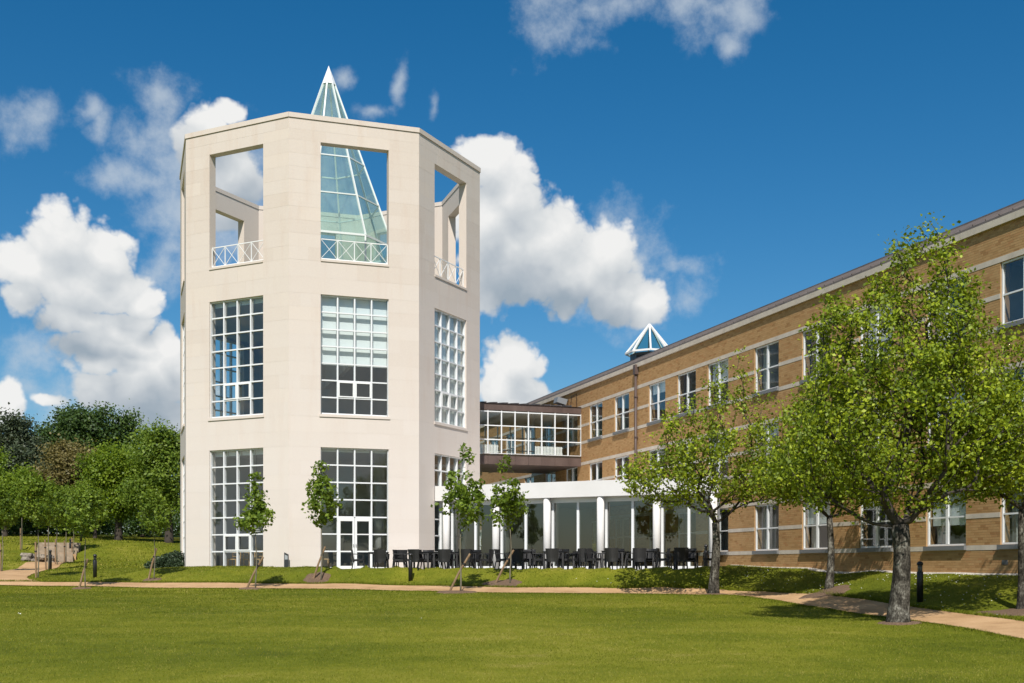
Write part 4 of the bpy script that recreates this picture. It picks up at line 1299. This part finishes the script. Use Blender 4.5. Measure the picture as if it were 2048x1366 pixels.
# garden trees on the left
def garden_tree(px, d, base_py, label, env, n, per, leaf, m_leaf_, seed, th, r0, spread=.45, lean=0, name='garden_tree', cat='tree', asp=.75):
    x, y = at(px, d); z0 = gz_at(px, d)
    tr = [(lean*i/5*RGT[0], lean*i/5*RGT[1], -.3+(th+.3)*i/5, r0*(1.15-.11*i)) for i in range(6)]
    E2 = []; rl_g = np.random.default_rng(seed+500)
    for (cpx, cpy, rp, rv, w) in env:             # crown lobes measured in the picture at this depth
        a = (cpx-px)/FPX*d; zz = zat(cpy, d)-z0
        rr, rz = rp/FPX*d, rv/FPX*d
        E2.append((RGT[0]*a, RGT[1]*a, zz, rr, rr, rz, w))
        for _ in range(4):                          # uneven outline: smaller side lobes
            th_ = rl_g.uniform(0, 2*math.pi); ph_ = rl_g.uniform(-.5, 1.3); k_ = rl_g.uniform(.75, 1.0)
            E2.append((RGT[0]*a + rr*k_*math.cos(th_)*math.cos(ph_), RGT[1]*a + rr*k_*math.sin(th_)*math.cos(ph_), zz + rz*k_*math.sin(ph_), rr*.42, rr*.42, rz*.36, w*.16))
    ms = make_tree(tr, r0, E2, n, per, leaf, m_leaf_, 'bark_dark', seed, tip=.012, spread=spread, along=.5, step=.9, sides=6, minr=.02)
    return place_tree(name, label, cat, ms, (x, y, z0), 0, 1, 'big trees of the garden')
garden_tree(175, 118, 0, 'tallest dark evergreen oak crowning the garden trees',
    [(165, 850, 45, 34, 2), (205, 865, 55, 42, 3), (110, 880, 38, 42, 2), (245, 860, 28, 26, 1), (180, 920, 70, 55, 3), (130, 940, 50, 50, 2)], 181, 156, 0.27, 'leaf_dark', 71, 4, .5, .6)
garden_tree(30, 108, 0, 'blue green cedar at the far left of the garden',
    [(25, 870, 38, 36, 2), (40, 920, 50, 40, 3), (75, 930, 34, 40, 2), (20, 960, 50, 40, 2)], 143, 156, 0.24, 'leaf_cedar', 72, 3, .4, .55)
garden_tree(130, 100, 0, 'olive brown tree just coming into leaf above the young trees',
    [(120, 940, 38, 46, 2), (150, 930, 42, 40, 2), (100, 990, 45, 45, 2), (165, 985, 40, 40, 2)], 132, 135, 0.21, 'leaf_olive', 73, 2.5, .28, .5)
garden_tree(237, 86, 0, 'round bright green tree with dark trunk left of the tower',
    [(230, 940, 44, 46, 3), (200, 975, 42, 44, 2), (265, 970, 40, 50, 2), (225, 1015, 48, 34, 2)], 165, 161, 0.19, 'leaf_bright', 74, 2.2, .30, .42)
garden_tree(338, 84, 0, 'green tree with thick trunk rising right beside the tower edge',
    [(330, 900, 40, 42, 3), (350, 940, 55, 55, 3), (305, 985, 42, 50, 2), (350, 1010, 45, 40, 2)], 170, 161, 0.19, 'leaf_mid', 75, 2.4, .32, .42)
garden_tree(285, 97, 0, 'pale green tree showing between the oak and the tower side tree',
    [(285, 900, 26, 30, 1), (290, 950, 40, 50, 2)], 82, 130, 0.19, 'leaf_mid', 76, 3, .2, .45)
garden_tree(10, 90, 0, 'yellow green tree low at the left edge of the garden',
    [(5, 985, 40, 44, 2), (40, 985, 36, 40, 2), (-30, 960, 40, 60, 2)], 121, 145, 0.18, 'leaf_bright', 77, 2, .22, .42)
garden_tree(75, 93, 0, 'mid green tree behind the young trees at the steps',
    [(80, 1010, 42, 36, 2), (115, 1020, 36, 34, 2), (60, 1030, 36, 30, 2)], 104, 145, 0.17, 'leaf_mid', 78, 1.8, .18, .42)
garden_tree(190, 90, 0, 'leafy green tree behind the single bollard on the slope',
    [(175, 1010, 34, 40, 2), (150, 1030, 34, 28, 2)], 82, 145, 0.17, 'leaf_bright', 79, 1.6, .16, .4)

# hedge and undergrowth closing the garden, low shrub by the tower
def shrub(name, label, cat, env, n, leaf, m_, seed, flat_up=.6, base=(0, 0, 0)):
    rg = np.random.default_rng(seed)
    C = sample_env(env, n, rg, .25)
    b = np.array(base); C = C[C[:, 2] > base[2]-.05]
    up = np.array([-.3*SY, -.3*CY, flat_up])
    lump = np.sin(C[:, 0]*2.3)*np.sin(C[:, 1]*2.1+1)*np.sin(C[:, 2]*3.1)*.22
    me = leaf_mesh(C-b, leaf, up, rg, np.clip(rg.normal(.45, .2, len(C))+lump, 0, 1)); me.materials.append(MATS[m_]); me.name = name
    o = thing(name, label, cat, base)
    link('foliage', me, o)
    mb = MB()
    for k in range(7):
        e = env[k % len(env)]; r_ = rg.uniform(-.6, .6, 2)
        mb.tube([(e[0]-b[0]+r_[0]*.1, e[1]-b[1]+r_[1]*.1, -.1), (e[0]-b[0]+r_[0]*e[3]*.6, e[1]-b[1]+r_[1]*e[4]*.6, e[2]-b[2]+e[5]*.2)], [.03, .012], 5)
    mb.build('stem', 'bark_dark', o)
    return o
def env_at(lst):
    out = []
    for px, d, h, r_, rz in lst:
        x, y = at(px, d); out.append((x, y, gz_at(px, d)+h, r_, r_, rz))
    return out
hb = at(150, 98)
shrub('hedge', 'dark hedge and undergrowth closing the garden behind the steps', 'hedge',
      env_at([(px, 96+3*math.sin(px*.05), 1.0+.3*math.sin(px*.11), 2.4, 1.7+.5*math.sin(px*.07)) for px in range(-70, 420, 26)]), 15000, .27, 'leaf_dark', 81, .5, (hb[0], hb[1], gz_at(150, 98)))
sx, sy = at(330, 55.2); szz = gz_at(330, 55.2)
shrub('juniper_shrub', 'low spreading dark shrub at the foot of the tower side', 'shrub',
      [(*at(322, 55), szz+.25, .55, .55, .38), (*at(340, 55.2), szz+.32, .6, .6, .45), (*at(354, 55.6), szz+.42, .5, .5, .48), (*at(306, 54.8), szz+.16, .45, .45, .22), (*at(350, 54.9), szz+.2, .5, .5, .28)], 5200, .085, 'leaf_shrub', 82, .7, (sx, sy, szz))

# ------------------------------------------------------------------ garden steps with rough stone edging
stp = thing('garden_steps', 'two flights of stone garden steps beyond the forked path', 'steps', (*at(112, 72), 0))
bx, by = at(112, 72)
sdir = Vector((FWD[0]+RGT[0]*(110-1024)/FPX, FWD[1]+RGT[1]*(110-1024)/FPX, 0)).normalized()
FW3, RG3 = sdir, Vector((sdir.y, -sdir.x, 0))
def step_box(l0, l1, d0, d1, z0, z1):
    p = [FW3*d + RG3*l for d, l in ((d0, l0), (d0, l1), (d1, l1), (d1, l0))]
    return MB().hexa([(*v.xy, z0) for v in p] + [(*v.xy, z1) for v in p])
z = zat(1127, 71.5); d = 0
for k in range(4):
    step_box(-1.1, 1.0, d, d+.42, z-.6, z+.15*(k+1)).build('step', 'step_stone', stp); d += .42
zl = z+.60
step_box(-1.3, 1.2, d, d+1.2, zl-.6, zl+.005).build('landing', 'path_gravel', stp); d += 1.2
for k in range(6):
    step_box(-1.2+.02*k, 1.25+.06*k, d, d+.42, zl-.3, zl+.135*(k+1)).build('step', 'step_stone', stp); d += .42
rgk = np.random.default_rng(5)
for k in range(26):
    dd = 68.4 + rgk.uniform(0, 4.0); px = 48 + (k % 13)*5 + rgk.uniform(-2, 2)
    x, y = at(px, 71.3 + rgk.uniform(-.4, .5)); zz = gz_at(px, 71.3)
    r_ = rgk.uniform(.16, .3)
    me = MB(); n = 7
    pts = []
    for i, (zz_, rs) in enumerate(((-.5, .7), (0, 1.0), (.55, .75))):
        for j in range(n):
            a = 2*math.pi*j/n+rgk.uniform(-.2, .2); rr = r_*rs*rgk.uniform(.8, 1.2)
            pts.append((rr*math.cos(a), rr*math.sin(a), zz_*r_*1.2))
    F = [tuple(range(n-1, -1, -1)), tuple(range(2*n, 3*n))]
    for i in range(2):
        for j in range(n): F.append((i*n+j, i*n+(j+1) % n, (i+1)*n+(j+1) % n, (i+1)*n+j))
    me.add(pts, F)
    o = me.build('edging_stone', 'rock', stp)
    o.location = (x-bx, y-by, zz + .12 + (.26 if k >= 13 else 0))

# ------------------------------------------------------------------ bollard lights
bol = thing('bollard_light', 'x', 'bollard', group='bollard lights')
MB().lathe([(.085, -.1), (.085, .82), (.08, .83)], n=20).build('post', 'black_metal', bol, True)
MB().lathe([(.055, .83), (.055, 1.0)], n=16).build('lens', 'lens', bol, True)
for k in range(5): MB().lathe([(.060, .845+.033*k), (.082, .848+.033*k), (.082, .855+.033*k), (.060, .863+.033*k)], n=20).build('louvre', 'black_metal', bol)
MB().lathe([(.086, 1.0), (.086, 1.03), (.075, 1.07), (.05, 1.095), (.015, 1.105)], n=20).build('cap', 'black_metal', bol, True)
BOL = [(821, 47.0, 1.03, 'black bollard light on the bank in front of the tower doors'), (1840, 31.2, 1.0, 'black bollard light beside the thick lime trunk, nearest of all'), (190, 51.2, 1.0, 'black bollard light on the grass beside the crossed stake'),
       (1412, 46.2, .93, 'black bollard light at the patio end by the lime trunk'), (100.5, 62.5, .98, 'black bollard light beside the stakes before the garden steps'), (141, 76, .98, 'black bollard light right of the garden steps'),
       (162, 82, 1.0, 'farthest black bollard light at the top of the garden slope')]
for i, (px, d, sc_, lab) in enumerate(BOL):
    b = bol if i == 0 else copy_tree(bol)
    x, y = at(px, d); b.location = (x, y, max(gz_at(px, d), -.02 if px == 1412 else -9)); b.scale = (sc_, sc_, sc_); b['label'] = lab

# ------------------------------------------------------------------ patio furniture
def woven_chair():
    c = thing('armchair', 'x', 'chair', group='black woven patio chairs')
    # seat faces -y; back at +y
    b = MB()
    n = 6
    F = []
    vs_ = []
    for i in range(n+1):
        t = -1+2*i/n
        yb = .24 - .05*t*t
        for z, w, lean in ((.30, .225, 0), (.45, .245, .015), (.84, .275, .075)):
            vs_.append((t*w, yb+lean, z)); 
    for i in range(n+1):
        t = -1+2*i/n
        yb = .24 - .05*t*t
        for z, w, lean in ((.30, .225, 0), (.45, .245, .015), (.84, .275, .075)):
            vs_.append((t*w, yb+lean-.03, z))
    o = 3*(n+1)
    for i in range(n):
        for k in range(2):
            a, b_, c_, d_ = i*3+k, (i+1)*3+k, (i+1)*3+k+1, i*3+k+1
            F.append((b_, a, d_, c_)); F.append((o+a, o+b_, o+c_, o+d_))
        F.append((i*3+2, (i+1)*3+2, o+(i+1)*3+2, o+i*3+2)[::-1]); F.append((i*3, (i+1)*3, o+(i+1)*3, o+i*3))
    F.append((0, 1, o+1, o)); F.append((1, 2, o+2, o+1)); e = n*3; F.append((e+1, e, o+e, o+e+1)); F.append((e+2, e+1, o+e+1, o+e+2))
    b.add(vs_, F)
    b.build('backrest', 'wicker', c)
    MB().hexa([(-.21, -.24, .36), (.21, -.24, .36), (.22, .2, .34), (-.22, .2, .34), (-.225, -.25, .45), (.225, -.25, .45), (.23, .2, .43), (-.23, .2, .43)]).build('seat', 'wicker', c)
    for s_ in (-1, 1):
        m_ = MB()
        m_.bar((s_*.265, .25, .66), (s_*.275, -.2, .64), .045, .03); m_.bar((s_*.275, -.2, .65), (s_*.25, -.235, .42), .04, .03)
        m_.build('arm', 'wicker', c)
        MB().bar((s_*.22, -.22, .40), (s_*.245, -.26, 0), .034).build('leg', 'black_metal', c)
        MB().bar((s_*.205, .2, .36), (s_*.225, .27, 0), .034).build('leg', 'black_metal', c)
    return c
def patio_table():
    t = thing('patio_table', 'x', 'table', group='black patio tables')
    m_ = MB().box(-.45, .45, -.45, .45, .715, .74); m_.build('table_top', 'black_metal', t)
    MB().box(-.42, .42, -.42, .42, .66, .714).build('apron', 'wicker', t)
    for a in (-1, 1):
        for b in (-1, 1): MB().box(a*.40-.035, a*.40+.035, b*.40-.035, b*.40+.035, 0, .66).build('leg', 'wicker', t)
    return t
chair0, table0 = woven_chair(), patio_table()
TB = [ # px, depth, rotation, description, chairs used (side keys)
 (757, 49.6, .33, 'in front of the white double doors', 'LRF'),
 (842, 49.0, -.45, 'under the right stone pier of the tower front', 'LRFB'),
 (938, 48.6, -.78, 'behind the young tree nearest the pavilion start', 'LRFB'),
 (1046, 47.6, -.70, 'between the second and third pavilion columns', 'LRFB'),
 (1112, 46.9, -.85, 'just right of the third pavilion column', 'LRFB'),
 (1170, 46.9, -.6, 'left of the fourth pavilion column', 'LRFB'),
 (890, 48.9, -.3, 'before the first pavilion column', 'LRFB'),
 (1228, 45.6, -.72, 'just right of the fourth pavilion column', 'LRFB'),
 (1290, 45.9, -.80, 'just left of the fifth pavilion column', 'RFB'),
 (1372, 44.8, -.75, 'nearest to the brick wing, by the lime trunk', 'LRFB'),
]
SIDE = {'L': (-.78, -.05, math.pi/2, 'left side of table'), 'R': (.80, .06, -math.pi/2, 'right side of table'), 'F': (.03, -.80, math.pi, 'lawn side of table'), 'B': (-.05, .80, 0, 'window side of table')}
ft = fc_ = True
for ti, (px, d, rz, desc, use) in enumerate(TB):
    x, y = at(px, d)
    base = -YAW + rz*.35
    t = table0 if ft else copy_tree(table0); ft = False
    t.location = (x, y, .002); t.rotation_euler = (0, 0, base); t['label'] = 'black square patio table ' + desc
    for k in use:
        lx_, ly_, fr, sl = SIDE[k]
        lx_ += random.uniform(-.12, .12); ly_ += random.uniform(-.08, .08)
        cx_ = x + lx_*math.cos(base) - ly_*math.sin(base); cy_ = y + lx_*math.sin(base) + ly_*math.cos(base)
        c = chair0 if fc_ else copy_tree(chair0); fc_ = False
        c.location = (cx_, cy_, .002); c.rotation_euler = (0, 0, base+fr+random.uniform(-.3, .3))
        c['label'] = 'black woven armchair, ' + sl + ' ' + desc
# a few chairs set apart
for px, d, rz, lab in ((1330, 46.4, 1.1, 'black woven armchair turned away just right of the fifth pavilion column'), (805, 49.8, 2.7, 'black woven armchair alone between the double doors and the stone pier')):
    c = copy_tree(chair0); x, y = at(px, d); c.location = (x, y, .002); c.rotation_euler = (0, 0, rz); c['label'] = lab

# things inside the tower seen through the glass
def wood_chair():
    c = thing('dining_chair', 'x', 'chair', group='wooden chairs inside the tower')
    MB().box(-.22, .22, -.22, .22, .44, .48).build('seat', 'wood_pale', c)
    for a in (-1, 1):
        MB().bar((a*.2, -.2, 0), (a*.2, -.2, .44), .035).build('leg', 'wood_pale', c)
        MB().bar((a*.2, .2, 0), (a*.21, .24, .84), .035).build('leg', 'wood_pale', c)
    for z in (.60, .78): MB().bar((-.2, .235, z), (.2, .235, z), .06, .025).build('back_slat', 'wood_pale', c)
    MB().bar((-.2, 0, .22), (.2, 0, .22), .025).build('stretcher', 'wood_pale', c)
    return c
wc0 = wood_chair()
MI = faceM(-1)
spots = [(-.95, 1.0, .2, 'leftmost pale wooden chair behind the lower left tower window'), (-.2, 1.25, 2.9, 'second pale wooden chair behind the lower left tower window'), (.45, .95, .3, 'third pale wooden chair behind the lower left tower window'), (1.15, 1.2, 3.3, 'rightmost pale wooden chair behind the lower left tower window')]
for i, (u, v, rz, lab) in enumerate(spots):
    c = wc0 if i == 0 else copy_tree(wc0)
    p = MI @ Vector((u, v, 0)); c.location = (p.x, p.y, .0); c.rotation_euler = (0, 0, rz-.78); c['label'] = lab
c = copy_tree(wc0); p = faceM(0) @ Vector((-1.25, .95, 0)); c.location = (p.x, p.y, 0); c.rotation_euler = (0, 0, 1.3); c['label'] = 'pale wooden chair behind the glass left of the white doors'
p = MI @ Vector((-.35, 1.9, 0))
pend = thing('pendant_lamp', 'ribbed white pendant lamp behind the lower left tower window', 'lamp', (p.x, p.y, 1.75))
for k in range(7):
    r_ = .33-.02*abs(k-2)
    MB().lathe([(r_-.06, .085*k), (r_, .085*k+.01), (r_, .085*k+.045), (r_-.06, .085*k+.05)], n=20).build('shade_ring', 'lamp_ribs', pend)
MB().lathe([(.2, 0), (.2, .6)], n=16).build('diffuser', 'inner_grey', pend)
MB().lathe([(.008, .6), (.008, 3.85)], n=6).build('cord', 'black_metal', pend)
# dark marker slab at the tower corner
x, y = at(573, 51.0)
sg = thing('marker_sign', 'small dark slanted marker slab at the tower corner', 'sign', (x, y, gz_w(x, y)), -YAW)
MB().hexa([(-.10, -.06, -.1), (.09, -.06, -.1), (.09, .06, -.1), (-.10, .06, -.1), (-.10, -.03, .66), (.09, -.03, .56), (.09, .05, .56), (-.10, .05, .66)]).build('slab', 'sign_dark', sg)
MB().hexa([(-.07, -.056, .34), (.06, -.056, .34), (.06, -.04, .34), (-.07, -.04, .34), (-.07, -.045, .56), (.06, -.045, .5), (.06, -.032, .5), (-.07, -.032, .56)]).build('plate', 'sign_pale', sg)

# ------------------------------------------------------------------ pebble strip at the brick wing
V, F = [], []
for i, yv in enumerate(np.arange(-39, -15.8, .4)):
    for j, xv in enumerate((XW+.02, XW-.12, XW-.22 - .05*math.sin(yv*3) - (.6 if yv > -19 else 0))):
        V.append((xv, yv, gz_w(xv, yv)+.022-.012*j))
    if i: F += [(3*(i-1)+k, 3*i+k, 3*i+k+1, 3*(i-1)+k+1) for k in range(2)]
o = MB().add(V, F).build('pebble_strip', 'pebbles'); o['kind'] = 'structure'

# ------------------------------------------------------------------ grass blades and daisies
def scatter(d0, d1, dens, wmul=1.0):
    area = .5*(.47*2)*(d1*d1-d0*d0) + 3*(d1-d0)
    n = int(area*dens)
    d = np.sqrt(rng.uniform(d0*d0, d1*d1, n)); l = rng.uniform(-1, 1, n)*(.47*d+1.2)
    return l, d
def off_ground(l, d):
    x, y = CAMX + RGT[0]*l + FWD[0]*d, CAMY + RGT[1]*l + FWD[1]*d
    j = rng.normal(0, .05, len(l))
    bad = inpoly(l+j, d+j, PATHPOLY) | inpoly(l+j, d, BRPOLY) | inpoly(x, y, PATIO) | inpoly(x, y, octpoly(OCT)) | inpoly(x, y, INNER) | (x > XW-.2)
    for ml, md, rx, ry in MUL: bad |= ((l-ml)/(rx*.93))**2 + ((d-md)/(ry*.93))**2 < 1
    return ~bad
def patch(l, d, s, ph):
    return np.sin(l*s+ph+1.7*np.sin(d*s*.6+ph))*np.sin(d*s*1.3+ph*2+1.3*np.sin(l*s*.8))
bl_v, bl_t = [], []
for d0, d1, dens, w_, h_ in ((13.5, 20, 1300, .008, .028), (20, 30, 800, .010, .032), (30, 42, 440, .015, .038), (42, 56, 220, .026, .05), (56, 92, 34, .06, .08)):
    l, d = scatter(d0, d1, dens)
    k = off_ground(l, d); l, d = l[k], d[k]; n = len(l)
    z = ground(l, d)
    x, y = CAMX + RGT[0]*l + FWD[0]*d, CAMY + RGT[1]*l + FWD[1]*d
    bank = d > np.interp(l, nB[:, 0], nB[:, 1]) - .2 if False else np.zeros(n, bool)
    a = rng.uniform(0, math.pi, n); h = h_*rng.uniform(.5, 1.25, n)*(1+.5*bank); w2 = w_*rng.uniform(.6, 1.2, n)/2
    lean = rng.normal(0, .55, (n, 2))*h[:, None]
    base = np.stack([x, y, z-.006], 1)
    side = np.stack([np.cos(a)*w2, np.sin(a)*w2, 0*a], 1)
    tip = base + np.stack([lean[:, 0], lean[:, 1], h], 1)
    bl_v.append(np.stack([base-side, base+side, tip], 1))
    big = .17*patch(l*.6, d, .30, .4) + .15*patch(l*.45, d, .75, 2.1) + .09*patch(l*.6, d, 2.2, 4.0) + .06*np.sin(d*2.6+.8*np.sin(l*.4)) + .10*np.clip((24-d)/10, -1, 1)*(d < 41)
    t = np.clip(.42 + big + rng.normal(0, .19, n), 0, .95)
    dry = rng.uniform(0, 1, n) < np.clip(.03 + .12*np.clip(patch(l, d, 1.3, 1.1), 0, 1) + .5*np.clip(patch(l*.35, d, 2.9, 3.3)-.72, 0, 1), 0, .4)
    t[dry] = rng.uniform(.85, 1, dry.sum())
    bl_t.append(t)
def fringe(E_, cnt_, sgn, h0, h1):
    k = rng.integers(0, len(E_)-1, cnt_); f = rng.uniform(0, 1, len(k))[:, None]
    e = E_[k]*(1-f) + E_[k+1]*f; tn = E_[k+1]-E_[k]; nr = np.stack([-tn[:, 1], tn[:, 0]], 1); nr /= np.linalg.norm(nr, axis=1)[:, None]
    o_ = np.abs(rng.normal(0, .13, len(k))) - .03
    l, d = e[:, 0]+sgn*nr[:, 0]*o_, e[:, 1]+sgn*nr[:, 1]*o_
    k = (d > 18) & (np.abs(l) < .5*d+1); l, d = l[k], d[k]
    x, y = CAMX + RGT[0]*l + FWD[0]*d, CAMY + RGT[1]*l + FWD[1]*d; n = len(l); z = ground(l, d)
    a = rng.uniform(0, math.pi, n); h = rng.uniform(h0, h1, n); w2 = rng.uniform(.007, .014, n)
    base = np.stack([x, y, z-.01], 1); side = np.stack([np.cos(a)*w2, np.sin(a)*w2, 0*a], 1)
    tip = base + np.stack([rng.normal(0, .5, n)*h, rng.normal(0, .5, n)*h, h], 1)
    bl_v.append(np.stack([base-side, base+side, tip], 1)); bl_t.append(np.clip(rng.normal(.30, .2, n), 0, .9))
fringe(nB, 26000, 1, .05, .13)
fringe(nA, 24000, -1, .025, .065)
Vb = np.concatenate(bl_v); n = len(Vb)
me = bpy.data.meshes.new('grass'); fast_mesh(me, Vb.reshape(-1, 3), np.arange(n*3).reshape(n, 3), np.repeat(np.concatenate(bl_t), 3)); me.materials.append(MATS['grass_blade'])
gr = link('grass', me); gr['kind'] = 'stuff'
tag(gr, 'short mown green lawn grass with drier blades', 'grass')
# daisies in the bank below the brick wing
l, d = scatter(24, 44, 3.2)
x, y = CAMX + RGT[0]*l + FWD[0]*d, CAMY + RGT[1]*l + FWD[1]*d
k = off_ground(l, d) & (x > 6) & (d > np.interp(l, [0, 8, 9.5, 11], [43, 40, 33, 27])); l, d, x, y = l[k], d[k], x[k], y[k]
l2, d2 = scatter(16, 38, .008); k2 = off_ground(l2, d2); l, d = np.append(l, l2[k2]), np.append(d, d2[k2])
x, y = CAMX + RGT[0]*l + FWD[0]*d, CAMY + RGT[1]*l + FWD[1]*d
z = ground(l, d)+.05; n = len(l)
if n:
    V = np.zeros((n, 6, 3)); r_ = rng.uniform(.012, .022, n)
    for q in range(6):
        a = q*math.pi/3
        V[:, q] = np.stack([x + r_*math.cos(a), y + r_*math.sin(a)*.8, z + r_*math.sin(a)*.35], 1)
    me = bpy.data.meshes.new('daisies'); fast_mesh(me, V.reshape(-1, 3), np.arange(n*6).reshape(n, 6)); me.materials.append(MATS['petal'])
    da = link('daisies', me); da['kind'] = 'stuff'; tag(da, 'tiny white daisies scattered in the bank grass', 'flowers')
